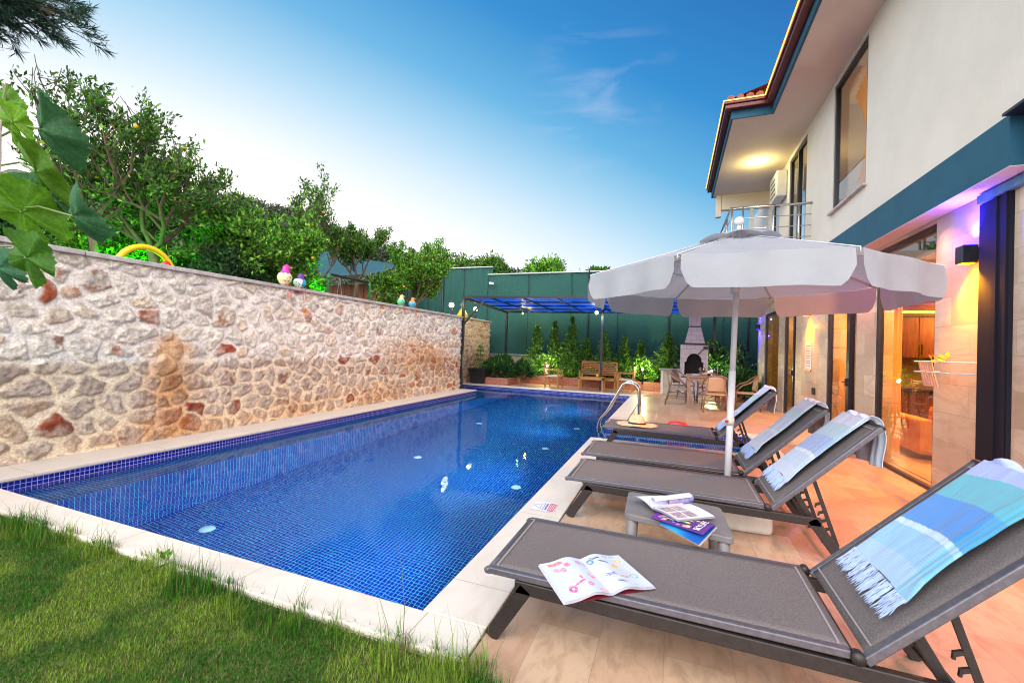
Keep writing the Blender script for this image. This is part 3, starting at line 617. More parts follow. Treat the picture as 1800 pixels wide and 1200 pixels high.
# inner shell of the rooms
m_ = MB(); m_.box(2.95, 3.2, -.02, 8.2, 16.6, .012); m_.build('inner_floor', mat('warm_floor_tile', (.48, .38, .26), .25, c2=(.40, .30, .2), scale=2), V_)
m_ = MB(); m_.box(2.95, 3.2, 2.78, 8.2, 16.6, 2.82); m_.box(8.2, 3.2, 0, 8.3, 16.6, 2.82); m_.box(2.95, 10.85, 0, 8.2, 10.95, 2.78); m_.box(2.95, 3.1, 0, 8.2, 3.2, 2.78); m_.box(2.95, 16.5, 0, 8.2, 16.6, 2.82); m_.box(2.96, 9.9, 0, 3.55, 10.0, 2.78)
m_.build('inner_wall', mat('warm_inner_wall', (.50, .36, .20), .8), V_)
m_ = MB(); m_.box(3.56, 10.3, 2.52, 6.5, 10.84, 2.56); m_.box(3.56, 10.28, 2.40, 6.5, 10.30, 2.56); m_.build('ceiling_ledge', mat('wood_ceiling', (.32, .15, .06), .5, c2=(.2, .09, .03), scale=5, stretch=(1, 6, 1)), V_)
m_ = MB(); m_.box(3.56, 10.26, 2.36, 6.5, 10.28, 2.40); m_.build('cove_light', mat('lit_cove', (1, .7, .2), .5, emit=(1, .55, .08), es=5), V_)
m_ = MB(); m_.box(2.95, 4.6, 3.50, 8, 16.5, 3.53); m_.box(7, 4.6, 3.5, 7.1, 16.5, 6.2); m_.box(2.95, 9.6, 3.5, 7, 9.7, 6.2); m_.box(2.95, 12.2, 3.5, 7, 12.3, 6.2); m_.build('upper_inner_wall', mat('upper_inner', (.42, .36, .34), .8), V_)
# balcony
bal = MB(); bal.box(1.02, 9.85, 3.30, 2.498, 14.2, 3.47); bo = bal.build('balcony', M['soffit'], V_)
rl = MB(); RX = 1.06
rl.tube([(2.5, 9.9, 4.50), (RX, 9.9, 4.50), (RX, 14.0, 4.50)], .024, 8)
for z_ in (4.28, 4.06, 3.84, 3.62): rl.tube([(2.49, 9.9, z_), (RX+.1, 9.9, z_)], .009, 6); rl.tube([(RX, 10.0, z_), (RX, 14.0, z_)], .009, 6)
for x_ in (RX+.03, RX+.23, 1.84, 2.28): rl.tube([(x_, 9.9, 3.47), (x_, 9.9, 4.5)], .02, 8)
for y_ in (10.6, 11.5, 12.4, 13.3, 14.0): rl.tube([(RX, y_, 3.47), (RX, y_, 4.5)], .02, 8)
rl.build('railing', M['steel'], bo, smooth=True)
# ---- sconces
def spot(name, loc, d_, col, e, ang=60, blend=.6, size=.03):
    l_ = bpy.data.lights.new(name, 'SPOT'); l_.energy = e; l_.color = col; l_.spot_size = R(ang); l_.spot_blend = blend; l_.shadow_soft_size = size
    o = bpy.data.objects.new(name, l_); COL.objects.link(o); o.location = loc; o.rotation_euler = (-Vector(d_)).to_track_quat('Z', 'Y').to_euler(); return o
def point(name, loc, col, e, size=.05):
    l_ = bpy.data.lights.new(name, 'POINT'); l_.energy = e; l_.color = col; l_.shadow_soft_size = size
    o = bpy.data.objects.new(name, l_); COL.objects.link(o); o.location = loc; return o
def area(name, loc, d_, col, e, sx, sy):
    l_ = bpy.data.lights.new(name, 'AREA'); l_.energy = e; l_.color = col; l_.shape = 'RECTANGLE'; l_.size = sx; l_.size_y = sy
    o = bpy.data.objects.new(name, l_); COL.objects.link(o); o.location = loc; o.rotation_euler = (-Vector(d_)).to_track_quat('Z', 'Y').to_euler(); return o
def sconce(x, y, z, label, up, dn, eu, ed):
    t = thing('wall_lamp', label, 'wall lamp', (x, y, z), 0, 'up and down wall lamps on the villa')
    m_ = MB(); m_.box(x-.13, y-.06, z-.085, x-.012, y+.06, z+.085); m_.box(x-.01, y-.05, z-.06, x, y+.05, z+.06); m_.build('housing', M['frame'], t, bevel=.01)
    m_ = MB(); m_.box(x-.115, y-.045, z+.086, x-.03, y+.045, z+.090); m_.build('upper_lens', mat('lens_up', up, .5, emit=up, es=6), t)
    m_ = MB(); m_.box(x-.115, y-.045, z-.090, x-.03, y+.045, z-.086); m_.build('lower_lens', mat('lens_down', dn, .5, emit=dn, es=9), t)
    spot('lamp_up', (x-.07, y, z+.10), (.10, 0, 1), up, eu, 88, .9, .02); spot('lamp_down', (x-.07, y, z-.10), (.05, 0, -1), dn, ed, 110, .9, .02); point('lamp_up', (x-.22, y, z+.26), up, eu*.035, .02); point('lamp_down', (x-.16, y, z-.30), dn, ed*.02, .02)  # the two free points are added to widen the coloured wash
BL, YL = (.03, .012, 1), (1, .34, .0)
sconce(WX, 5.42, 2.50, 'black wall lamp nearest the camera, blue light above and orange light below', BL, YL, 520, 380)
sconce(WX, 10.7, 2.42, 'black wall lamp between the terrace doors, above the notice board', BL, YL, 220, 380)
sconce(WX, 16.3, 2.42, 'wall lamp glowing blue at the far corner of the villa', BL, BL, 160, 160)
sconce(WX, 3.3, 2.50, 'added unseen wall lamp right of the dark metal column, reddening the deck', BL, (1, .16, .08), 30, 300)  # lamp added out of view to throw red light on the deck
spot('soffit_fill', (2.60, 7.9, 2.9), (-.25, -.1, -1), (1, .14, .14), 110, 120, .9, .1); spot('soffit_fill', (2.60, 6.0, 2.9), (-.3, -.4, -1), (1, .20, .12), 90, 120, .9, .1); point('soffit_fill', (2.62, 8.3, 2.84), (1, .10, .40), 9, .03)  # red and pink fill added under the soffit, no fitting there
# interior light
point('room_lamp', (4.2, 8.6, 2.45), (1, .42, .10), 45, .06); point('room_lamp', (4.6, 6.0, 2.45), (1, .44, .12), 45, .06); point('room_lamp', (5.0, 9.9, 2.2), (1, .40, .06), 70, .06)
point('room_lamp', (4.2, 13.5, 2.4), (1, .55, .12), 120, .2)
point('upper_lamp', (4.3, 8.4, 5.4), (1, .85, .6), 75, .06); point('upper_lamp', (4.0, 11.0, 5.5), (1, .75, .3), 40, .2)
spot('downlight', (3.9, 7.0, 2.70), (-1, -.15, -1.0), (1, .40, .12), 900, 110, .7, .06)
spot('downlight', (3.9, 9.2, 2.70), (-1, -.15, -1.0), (1, .40, .12), 800, 110, .7, .06)
spot('downlight', (3.9, 12.4, 2.70), (-1, -.1, -1.0), (1, .46, .14), 400, 110, .7, .06)
# balcony ceiling lamp
t = thing('ceiling_lamp', 'round lit lamp in the roof soffit above the balcony', 'lamp', (1.83, 11.8, 6.2)); m_ = MB(); m_.lathe([(.14, -.012), (.15, 0)], (1.83, 11.8, 6.2), 20); m_.build('bezel', M['whitepaint'], t)
m_ = MB(); m_.lathe([(.11, -.018), (.12, -.0125)], (1.83, 11.8, 6.2), 20); m_.build('diffuser', M['lampdisc'], t); point('balcony_lamp', (1.83, 11.8, 6.0), (1, .80, .30), 30, .1)
# AC unit
t = thing('air_conditioner', 'white air conditioner unit hung high on the wall over the balcony', 'air conditioner', (2.35, 12.0, 5.6)); m_ = MB(); m_.box(2.27, 11.95, 5.36, 2.49, 12.75, 6.0); m_.build('casing', M['whitepaint'], t, bevel=.02)
m_ = MB()
for k in range(4): m_.box(2.262, 12.1, 5.46+k*.12, 2.268, 12.6, 5.49+k*.12)
m_.build('grille', M['blackplastic'], t)
# balcony chair
t = thing('wooden_chair', 'yellow slatted wooden chair standing on the balcony', 'chair', (1.7, 11.4, 3.47)); m_ = MB()
for k in range(4): m_.box(1.42, 11.3, 3.92+k*.09, 1.98, 11.33, 3.98+k*.09)
m_.build('backrest', M['teak'], t); m_ = MB(); m_.box(1.42, 11.34, 3.86, 1.98, 11.85, 3.90); m_.build('seat', M['teak'], t)
for x_ in (1.42, 1.94):
    for y_, zt in ((11.3, 4.3), (11.8, 3.86)): m_ = MB(); m_.box(x_, y_, 3.47, x_+.04, y_+.04, zt); m_.build('leg', M['teak'], t)

# ---- room furniture seen through the glass
CAB = mat('cabinet_wood', (.38, .14, .04), .5, c2=(.22, .07, .02), scale=4, stretch=(6, 1, .6))
t = thing('kitchen_cabinet', 'brown wooden wall cabinets seen through the tall glass pane', 'cabinet', (4.7, 10.7, 1.5))
for k in range(7):
    m_ = MB(); m_.box(3.7+k*.38, 10.5, 1.52, 3.7+k*.38+.372, 10.84, 2.3); dr = m_.build('door', CAB, t, bevel=.004); m_ = MB(); m_.tube([(3.73+k*.38, 10.47, 1.58), (3.73+k*.38, 10.47, 1.78)], .01, 6); m_.build('handle', M['blackplastic'], dr)
t = thing('kitchen_counter', 'brown kitchen counter with dark top under the wall cabinets', 'counter', (4.7, 10.6, 0)); m_ = MB()
for k in range(5): m_.box(3.7+k*.55, 10.25, .03, 3.7+k*.55+.54, 10.84, .86)
m_.build('base', CAB, t, bevel=.004); m_ = MB(); m_.box(3.68, 10.2, .865, 6.5, 10.84, .90); m_.build('worktop', M['blackplastic'], t)
SOF = mat('orange_velvet', (.75, .36, .05), .9, c2=(.6, .26, .03), scale=7, bump=.4, bscale=8)
t = thing('sofa', 'orange cushioned sofa inside the room behind the glass', 'sofa', (4.0, 8.6, 0))
m_ = MB(); m_.box(3.6, 8.2, .08, 5.2, 9.1, .42); m_.build('seat', SOF, t, bevel=.06)
m_ = MB(); m_.box(3.6, 8.0, .08, 5.2, 8.25, .80); m_.build('backrest', SOF, t, bevel=.08)
for x_ in (3.42, 5.2): m_ = MB(); m_.box(x_, 8.0, .08, x_+.2, 9.1, .6); m_.build('armrest', SOF, t, bevel=.05)
t = thing('curtain', 'beige curtain hanging inside the tall glass pane', 'curtain', (3.1, 7.55, 0)); m_ = MB()
m_.grid(60, 4, lambda u, v: (3.06+.012*math.sin(u*60), 7.66+1.15*u+.008*math.sin(u*70), .05+2.7*v)); m_.build('cloth', mat('beige_curtain', (.60, .36, .16), .9, transl=.5), t, smooth=True)
t = thing('curtain', 'orange curtain hanging inside the upper floor window', 'curtain', (2.9, 8.2, 4)); m_ = MB()
m_.grid(60, 6, lambda u, v: (2.84+.035*math.sin(u*44)+.12*u, 8.22+1.0*u*(1-.55*math.sin(PI*min(1, v*1.15))), 6.15-2.2*v)); m_.build('cloth', mat('amber_curtain', (.85, .45, .06), .8, transl=.5), t, smooth=True)

# notice board, socket, clothes rail
t = thing('notice_board', 'narrow white pool notice with a red bottom edge under the middle wall lamp', 'sign', (WX, 10.75, 1.45))
m_ = MB(); m_.box(WX-.012, 10.55, 1.20, WX-.002, 10.98, 1.78); m_.build('board', mat('notice_white', (.72, .66, .66), .5), t)
m_ = MB(); m_.box(WX-.0145, 10.55, 1.16, WX-.002, 10.98, 1.198); m_.build('red_edge', M['red'], t)
m_ = MB(); rr = random.Random(4)
for r_ in range(9):
    y_ = 10.60
    while y_ < 10.92:
        w_ = rr.uniform(.02, .06); m_.box(WX-.0135, y_, 1.27+r_*.052, WX-.0121, min(y_+w_, 10.93), 1.285+r_*.052+(.012 if r_ > 7 else 0)); y_ += w_+.015
m_.build('print', mat('notice_ink', (.22, .10, .12), .6), t)
t = thing('socket', 'small black socket low on the stone wall between the doors', 'socket', (WX, 10.3, .75)); m_ = MB(); m_.box(WX-.04, 10.24, .70, WX, 10.36, .84); m_.build('housing', M['blackplastic'], t, bevel=.01)
t = thing('clothes_rail', 'white folding drying rail with pink slats fixed to the stone pier', 'rail', (2.55, 5.45, 1.4))
m_ = MB(); xr = 2.5
for z_ in (1.45, 1.34): m_.tube([(xr, 5.34, z_), (xr, 5.97, z_), (WX, 5.99, z_)], .009, 6); m_.tube([(xr, 5.34, z_), (WX, 5.33, z_)], .009, 6)
m_.build('rail', M['whitepaint'], t)
m_ = MB()
for k in range(6): m_.beam((2.52-.0*k, 5.70+k*.045, 1.44), (2.56, 5.67+k*.045, 1.19), .006, .036, up=(0, 1, 0))
m_.build('slat', mat('pink_slats', (.66, .42, .36), .6), t)
t = thing('leaf_garland', 'yellow and red autumn leaf decoration lying on the white rail', 'decoration', (2.52, 5.6, 1.46)); rng = np.random.RandomState(2)
P_ = np.stack([2.51+.03*rng.rand(16), 5.40+.36*rng.rand(16), 1.455+.04*rng.rand(16)], -1); V, F_, C = leaf_quads(P_, .06, .6, rng, [(.7, .4, .02), (.7, .12, .03), (.75, .55, .03)], [3, 1.5, 2]); npmesh('leaf', V, F_, M['leaf'], t, C)
# floor grate
t = thing('floor_drain', 'black slatted drain grate in the deck beside the villa wall', 'drain', (2.5, 4.0, 0)); m_ = MB()
for k in range(70): m_.box(2.42, 1.5+k*.05, .003, 2.58, 1.5+k*.05+.028, .012)
m_.box(2.40, 1.45, .002, 2.42, 5.05, .014); m_.box(2.58, 1.45, .002, 2.60, 5.05, .014); m_.build('grate', M['blackplastic'], t)

# ================================================================== FENCES, TERRACE END
def fence(name, label, x0, x1, y, z0, z1, posts, rail=True):
    t = thing(name, label, 'fence', ((x0+x1)/2, y, 0)); m_ = MB()
    m_.grid(60, 12, lambda u, v: (x0+(x1-x0)*u, y+.03*math.sin(u*31)*math.sin(v*5)+.02*math.sin(u*90), z0+(z1-z0)*v)); m_.build('net_screen', M['net'], t, smooth=True)
    for k in range(int((x1-x0)/1.95)+1): xs_ = x0+.02+k*1.95; m_ = MB(); m_.tube([(xs_+.02*math.sin(j*2.+k), y-.045+.02*math.sin(xs_*5), z0+(z1-z0)*j/8) for j in range(9)], .012, 5); m_.build('net_seam', M['netseam'], t)
    for px in posts: m_ = MB(); m_.tube([(px, y-.06, 0), (px, y-.06, z1+.02)], .035, 8); m_.build('post', M['frame'], t, smooth=True)
    m_ = MB(); m_.tube([(x0, y-.05, z1), (x1, y-.05, z1)], .028, 8); m_.tube([(x0, y-.06, z0), (x1, y-.06, z0)], .022, 8); m_.tube([(x0, y+.05, (z0+z1)*.55), (x1, y+.05, (z0+z1)*.55)], .02, 6)
    m_.build('rail', mat('pale_rail', (.55, .58, .55), .5), t, smooth=True); return t
fence('screen_fence', 'tall green net screen fence behind the conifers and the barbecue', -8.0, 6.5, 17.9, 1.13, 4.74, (-3.35, -.15, 2.6, 4.6))
fence('screen_fence', 'higher green net screen fence on the garden terrace, left of the pergola', -13.2, -7.85, 18.05, 2.0, 5.12, (-12.9, -10.4))
t = thing('retaining_wall', 'low cream wall under the green screen fence', 'wall', (0, 18.1, 0)); m_ = MB(); m_.box(-8.0, 18.0, 0, 6.5, 18.2, 1.10); m_.build('wall_face', M['cream'], t)
l = MB(); l.box(-7.4, 16.75, -.1, 1.6, 17.98, .22); l.box(1.6, 14.5, -.1, 2.6, 17.98, .06); l.box(-7.4, 15.35, -.1, -5.95, 16.73, .2); struct('planting_bed', l, M['soil'])
t = thing('brick_edging', 'low red brick edging round the planting beds', 'edging', (-4, 16.7, 0)); m_ = MB()
m_.box(-5.95, 16.64, 0, .1, 16.74, .34); m_.build('long_course', M['brick'], t); m_ = MB(); m_.box(-7.3, 15.24, 0, -5.85, 15.34, .26); m_.build('front_course', M['brick'], t); m_ = MB(); m_.box(-5.94, 15.35, 0, -5.84, 16.63, .26); m_.build('side_course', M['brick'], t)

# pergola with blue roof
t = thing('pergola', 'dark metal pergola with a blue sheet roof beyond the pool', 'pergola', (-3.2, 14.2, 0))
for a in ((-6.61, 12.85, 3.1, .002), (-6.75, 17.2, 3.0, 0), (-2.42, 15.75, 2.92, 0), (1.4, 17.0, 3.0, 0)):
    m_ = MB(); m_.box(a[0]-.045, a[1]-.045, a[3], a[0]+.045, a[1]+.045, a[2]); m_.build('post', M['frame'], t, bevel=.004)
m_ = MB(); m_.beam((-6.61, 12.85, 2.15), (-5.85, 12.85, 3.0), .05, .05, up=(0, 1, 0)); m_.build('brace', M['frame'], t)
m_ = MB(); m_.beam((-6.66, 12.85, 3.08), (2.2, 12.85, 2.99), .06, .08); m_.beam((-6.8, 17.2, 2.98), (2.2, 17.2, 2.96), .06, .08); m_.beam((-6.61, 12.85, 3.06), (-6.75, 17.2, 2.96), .06, .08); m_.beam((2.2, 12.85, 2.97), (2.2, 17.2, 2.94), .06, .08)
for k in range(7): x_ = -5.6+k*1.1; m_.beam((x_, 12.88, 3.04-.01*k), (x_, 17.17, 2.96), .04, .05)
for k in range(3): y_ = 13.9+k*1.1; m_.beam((-6.6, y_, 3.03-.02*k), (2.2, y_, 2.96), .035, .04)
m_.build('beam', M['frame'], t)
m_ = MB(); m_.grid(70, 34, lambda u, v: (-6.55+8.75*u, 12.9+4.25*v, 3.09-.08*u-.07*v+.035*math.sin(u*48)*math.sin(v*9)+.02*math.sin(u*20+v*14))); m_.build('roof_sheet', M['pergola'], t, smooth=True)

# bulbs
def lamp(name, label, loc, r, mt, e, col, group=None, stem=0, cat='lamp'):
    t = thing(name, label, cat, loc, 0, group); m_ = MB(); m_.ball(loc, r, 8); m_.build('bulb', mt, t, smooth=True)
    m_ = MB(); m_.tube([(loc[0], loc[1], loc[2]-r*.8), (loc[0], loc[1], loc[2]-r-max(.03, stem))] if stem >= 0 else [(loc[0], loc[1], loc[2]+r*.8), (loc[0], loc[1], loc[2]+r+.08)], r*.5, 8); m_.build('holder', M['frame'], t)
    point('glow', (loc[0], loc[1]-r*1.7, loc[2]+(r if stem >= 0 else -r)), col, e, r*.4); return t
lamp('globe_lamp', 'glowing round garden lamp on the stone wall, left of the first pergola post', (-6.80, 12.35, 2.76), .085, M['bulb'], 18, (1, .95, .65), 'globe lamps on the stone wall', .22)
lamp('globe_lamp', 'glowing round garden lamp beside the yellow figure behind the pergola post', (-7.3, 15.2, 2.90), .085, M['bulb'], 18, (1, .95, .65), 'globe lamps on the stone wall', .25)
lamp('pergola_lamp', 'white bulb glowing under the blue pergola roof above the middle post', (-2.55, 15.2, 2.78), .065, M['bulb'], 30, (.95, 1, .9), None, -1)
lamp('pergola_lamp', 'yellow bulb glowing under the left end of the blue pergola roof', (-5.6, 16.0, 2.82), .03, M['led'], 22, (1, .75, .05), None, -1)
point('roof_glow', (-5.6, 16.9, 2.8), (1, .75, .05), 14, .05)
for k, (x_, y_, z_, lb) in enumerate(((-4.72, 17.0, .75, 'lit garden spotlight in the planting bed behind the left wooden armchair'), (-1.02, 16.9, .8, 'lit garden spotlight in the planting bed left of the stone counter'), (1.28, 16.6, .85, 'lit garden spotlight behind the dining table, right of the barbecue'))):
    lamp('garden_spotlight', lb, (x_, y_-.30, z_), .05, M['bulbg'], 60, (1, .95, .45), 'spotlights in the planting bed', .5)
# camera on the fence
t = thing('security_camera', 'small white security camera high on the green screen fence', 'camera', (-7.72, 17.8, 4.3)); m_ = MB(); m_.beam((-7.85, 17.75, 4.33), (-7.62, 17.6, 4.28), .11, .11); m_.build('housing', M['whitepaint'], t, bevel=.02); m_ = MB(); m_.tube([(-7.8, 17.76, 4.35), (-7.8, 17.86, 4.35)], .03); m_.build('bracket', M['whitepaint'], t)
# yellow figure on wall
t = thing('garden_ornament', 'yellow garden ornament with a round grey head behind the pergola brace', 'ornament', (-7.25, 14.3, 2.57)); m_ = MB(); m_.lathe([(.24, 0), (.20, .12), (.12, .26), (.05, .36), (.04, .4)], (-7.45, 14.4, 2.50), 16); m_.build('body', M['yellow'], t, smooth=True); m_ = MB(); m_.ball((-7.45, 14.4, 2.97), .09, 8); m_.build('head', M['granite'], t, smooth=True)

# planter, shrubs ------------------------------------------------------
t = thing('plant_pot', 'large square black planter at the far left corner of the pool', 'planter', (-7.08, 15.16, 0)); m_ = MB()
def fru(cx, cy, z0, z1, a, b_): return m_.add([(cx-a, cy-a, z0), (cx+a, cy-a, z0), (cx+a, cy+a, z0), (cx-a, cy+a, z0), (cx-b_, cy-b_, z1), (cx+b_, cy-b_, z1), (cx+b_, cy+b_, z1), (cx-b_, cy+b_, z1)], [(0, 3, 2, 1), (4, 5, 6, 7), (0, 1, 5, 4), (1, 2, 6, 5), (2, 3, 7, 6), (3, 0, 4, 7)])
fru(-7.06, 15.3, .02, .54, .26, .33); m_.build('body', M['blackplastic'], t, bevel=.02); m_ = MB(); fru(-7.06, 15.3, .542, .60, .355, .355); m_.build('rim', M['blackplastic'], t, bevel=.01)
# araucaria-like sapling in the pot
rng = np.random.RandomState(8); t = thing('sapling', 'small tiered conifer sapling growing in the black planter', 'conifer', (-7.06, 15.3, .58)); m_ = MB(); m_.tube([(-7.06, 15.3, .55), (-7.07, 15.3, 1.1), (-7.05, 15.3, 1.55)], [.02, .014, .004], 6); LP = []
for z_, r_, n_ in ((.72, .42, 9), (.92, .30, 7), (1.12, .24, 6), (1.30, .15, 5), (1.44, .07, 4)):
    for k in range(n_):
        a = 2*PI*k/n_+rng.rand()*.4; e = np.array([-7.06+r_*math.cos(a), 15.3+r_*math.sin(a), z_-.03]); m_.tube([(-7.06, 15.3, z_), e], .005, 3, False)
        for q_ in np.linspace(.15, 1, 26): LP.append(np.array([-7.06, 15.3, z_])*(1-q_)+e*q_)
m_.build('trunk', M['bark'], t); V, F_, C = leaf_quads(np.array(LP)+rng.normal(size=(len(LP), 3))*.012, .07, .3, rng, *GREEN['thuja']); npmesh('foliage', V, F_, M['leaf'], t, C)
bush('oleander', 'dense dark green oleander bush behind the red brick edging, left', 'shrub', (-6.45, 15.95, .15), (.72, .55, .85), 9000, .17, .2, 'laurel', 11, up=.9, clumps=34)
bush('oleander', 'bright green end of the oleander hedge beside the left wooden armchair', 'shrub', (-5.55, 16.1, .15), (.5, .42, .75), 5000, .17, .2, 'laurel', 12, up=.9, clumps=22)
for k, (x_, h_, lb) in enumerate(((-5.35, 2.5, 'leftmost conifer of the row before the green screen'), (-4.6, 2.42, 'second conifer from the left, just right of the leftmost one'), (-3.85, 2.6, 'tallest conifer of the row, left of the wooden bench'), (-3.25, 2.05, 'low conifer right behind the tallest one'), (-2.55, 2.1, 'conifer behind the wooden bench beside the pergola post'), (-1.75, 2.1, 'conifer behind the right wooden armchair'), (-1.15, 1.9, 'small conifer left of the stone counter'), (-.15, 2.1, 'conifer just left of the barbecue chimney'))):
    rng = np.random.RandomState(60+k); y_ = 17.15+.12*rng.rand(); wf_ = .75+.5*rng.rand(); h_ *= .92+.16*rng.rand(); t = thing('conifer', lb, 'conifer', (x_, y_, .2), 0, 'young conifers in front of the green screen'); m_ = MB(); m_.tube([(x_, y_, .15), (x_, y_, h_)], [.03, .004], 6); m_.build('trunk', M['bark'], t); LP = []; DD = []
    for b_ in range(190):
        z_ = .25+(h_-.28)*rng.rand()**1.25; rr_ = (.78*max(.0, 1-(z_-.2)/(h_-.2))**1.25*wf_+.015)*(.5+.75*rng.rand()); a = rng.rand()*2*PI; dv = np.array([math.cos(a), math.sin(a), .55+.4*rng.rand()]); q_ = rng.rand(58)[:, None]
        pp = np.array([x_, y_, z_])+dv*q_*rr_; pp[:, 2] -= .25*q_[:, 0]**2*rr_; LP.append(pp+rng.normal(size=pp.shape)*.018); DD.append(np.repeat(dv[None], 58, 0))
    V, F_, C = leaf_quads(np.concatenate(LP), .075, .38, rng, *GREEN['thuja'], D=np.concatenate(DD)*1.2, up=.2); npmesh('foliage', V, F_, M['leaf'], t, C)
bush('laurel_bush', 'tall leafy laurel bush behind the dining chairs, right of the barbecue', 'shrub', (1.45, 17.2, .1), (.55, .5, 2.0), 6500, .12, .42, 'laurel', 31, clumps=40, up=.5)
bush('laurel_bush', 'tall leafy laurel bush seen right behind the umbrella pole', 'shrub', (2.25, 16.9, .1), (.5, .6, 1.9), 6500, .12, .42, 'laurel', 32, clumps=40, up=.5)
bush('laurel_bush', 'low broad-leaved bush at the corner of the villa below the laurels', 'shrub', (2.1, 15.4, .05), (.45, .7, .9), 3800, .17, .4, 'laurel', 33, clumps=24)
bush('low_flowering_plant', 'yellow-green low plants along the brick edging behind the bench', 'shrub', (-3.4, 16.9, .2), (1.9, .2, .35), 2600, .09, .5, 'bright', 34, clumps=40, stems=False)
bush('low_flowering_plant', 'lit yellow-green low plants left of the stone counter', 'shrub', (-.9, 16.95, .2), (.6, .25, .6), 2400, .09, .5, 'bright', 35, clumps=26, stems=False)

# ================================================================== UPPER GARDEN
GZ = 2.22
tree('citrus_tree', 'leftmost citrus tree above the wall, trunk lit green by a garden light', 'tree', (-8.7, 3.95, GZ), 5, .92, .05, 3, .085, .42, 38, 'citrus', 101, .95, .72, .42, kids=(3, 4), fruit=2, bare=.38)
tree('citrus_tree', 'big forked citrus tree with many bare twigs and few oranges, left part of the wall', 'tree', (-8.6, 4.75, GZ), 6, .86, .07, 3, .08, .42, 34, 'citrus', 102, .75, .85, .36, kids=(3, 5), fruit=4, bare=.36)
tree('citrus_tree', 'dense bright green lemon bush behind the pink-headed bird ornament', 'tree', (-8.7, 6.9, GZ), 8, .88, .05, 3, .085, .5, 66, 'bright', 103, .35, .85, .2, kids=(3, 5), fruit=9)
tree('citrus_tree', 'citrus tree with tall upright dark shoots beside the teal shade tent', 'tree', (-8.9, 8.85, GZ), 4, 1.12, .045, 3, .09, .45, 46, 'citrus', 104, .8, .5, .75, kids=(2, 4), fruit=5, bare=.15)
tree('citrus_tree', 'thin forked citrus tree standing before the teal shade tent', 'tree', (-8.9, 10.3, GZ), 4, .72, .05, 3, .08, .45, 50, 'citrus', 105, 1.0, .5, .55, kids=(3, 4), fruit=5)
tree('citrus_tree', 'round orange tree behind the two small bird ornaments', 'tree', (-8.2, 12.25, GZ), 7, .80, .05, 3, .085, .5, 70, 'bright', 106, .5, .7, .35, kids=(3, 5), fruit=10)
bush('garden_shrub', 'dark leafy shrub above the wall between the forked citrus tree and the lemon bush', 'shrub', (-8.0, 5.75, GZ), (.5, .75, 1.0), 9000, .075, .5, 'dark', 111, clumps=50)
bush('garden_shrub', 'green-lit shrub above the wall behind the leftmost citrus tree', 'shrub', (-10.2, 4.9, GZ), (.9, 1.2, 1.5), 9000, .10, .5, 'bright', 112, clumps=50)
bush('garden_shrub', 'bright shrub filling the gap behind the forked citrus tree', 'shrub', (-9.8, 6.7, GZ), (.7, 1.0, 1.5), 8000, .09, .5, 'bright', 113, clumps=50)
bush('garden_shrub', 'small green-lit shrub beside the blue bird ornament', 'shrub', (-7.9, 7.2, GZ), (.3, .42, .75), 2600, .08, .5, 'bright', 114, clumps=24)
bush('garden_shrub', 'leafy low shrub left of the two small bird ornaments', 'shrub', (-8.3, 11.0, GZ), (.4, .7, .75), 4200, .08, .5, 'citrus', 115, clumps=30)
bush('garden_shrub', 'dark shrub on the far left behind the broad leaves', 'shrub', (-9.6, 2.9, GZ), (.8, 1.0, 1.1), 7000, .10, .5, 'dark', 116, clumps=50)
for k, (x_, y_, z_, r_, lb, pal) in enumerate(((-20.3, 38, 7.5, 2.3, 'round dark green tree on the hill, left of the other round one', 'citrus'), (-16.0, 36, 7.2, 2.1, 'round green tree on the hill above the screen fence', 'citrus'), (-9.2, 31, 5.7, 2.0, 'loose bright green tree rising over the screen fence', 'bright'), (-5.0, 30, 5.9, 1.0, 'small tree top rising over the screen fence right of the loose one', 'citrus'), (-29, 37, 9.2, 2.2, 'grey green tree low on the hill slope behind the tent', 'scrub'))):
    bush('hill_tree', lb, 'tree', (x_, y_, z_), (r_, r_, r_*1.1), 5200, .26, .5, pal, 130+k, clumps=46, group='trees on the hill')
# green garden lights
for k, (x_, y_, z_, e) in enumerate(((-8.2, 4.15, 2.5, 60), (-9.3, 5.0, 2.6, 70), (-8.1, 7.75, 2.55, 35))):
    t = thing('green_spotlight', ['green garden spotlight at the foot of the leftmost citrus tree', 'green garden spotlight behind the forked citrus tree', 'green garden spotlight beside the blue bird ornament'][k], 'lamp', (x_, y_, z_), 0, 'green spotlights in the upper garden'); m_ = MB(); m_.tube([(x_, y_, z_-.28), (x_, y_, z_-.08)], .012); m_.build('spike', M['frame'], t)
    m_ = MB(); m_.lathe([(.03, -.1), (.05, -.02), (.052, 0)], (x_, y_, z_), 12); m_.build('head', M['frame'], t); point('green_glow', (x_, y_, z_+.06), (.06, 1, .03), e, .05)
# playground slide piece
t = thing('play_tunnel', 'yellow plastic play arch above the wall under the forked citrus tree', 'toy', (-7.7, 4.3, GZ)); m_ = MB(); pts = []
for k in range(17): a = PI*k/16; pts.append((-7.75+.0*k, 4.22-.42*math.cos(a), GZ+.1+.50*math.sin(a)))
m_.tube(pts, .045, 10); m_.build('arch', M['yellow'], t, smooth=True)
t = thing('play_ball', 'small red plastic toy under the yellow arch', 'toy', (-7.6, 4.35, GZ)); m_ = MB(); m_.ball((-7.55, 4.38, GZ+.33), .07, 8, (1, 1, 1.2)); m_.build('body', M['red'], t, smooth=True); m_ = MB(); m_.tube([(-7.55, 4.38, GZ), (-7.55, 4.38, GZ+.28)], .02); m_.build('stand', M['frame'], t)
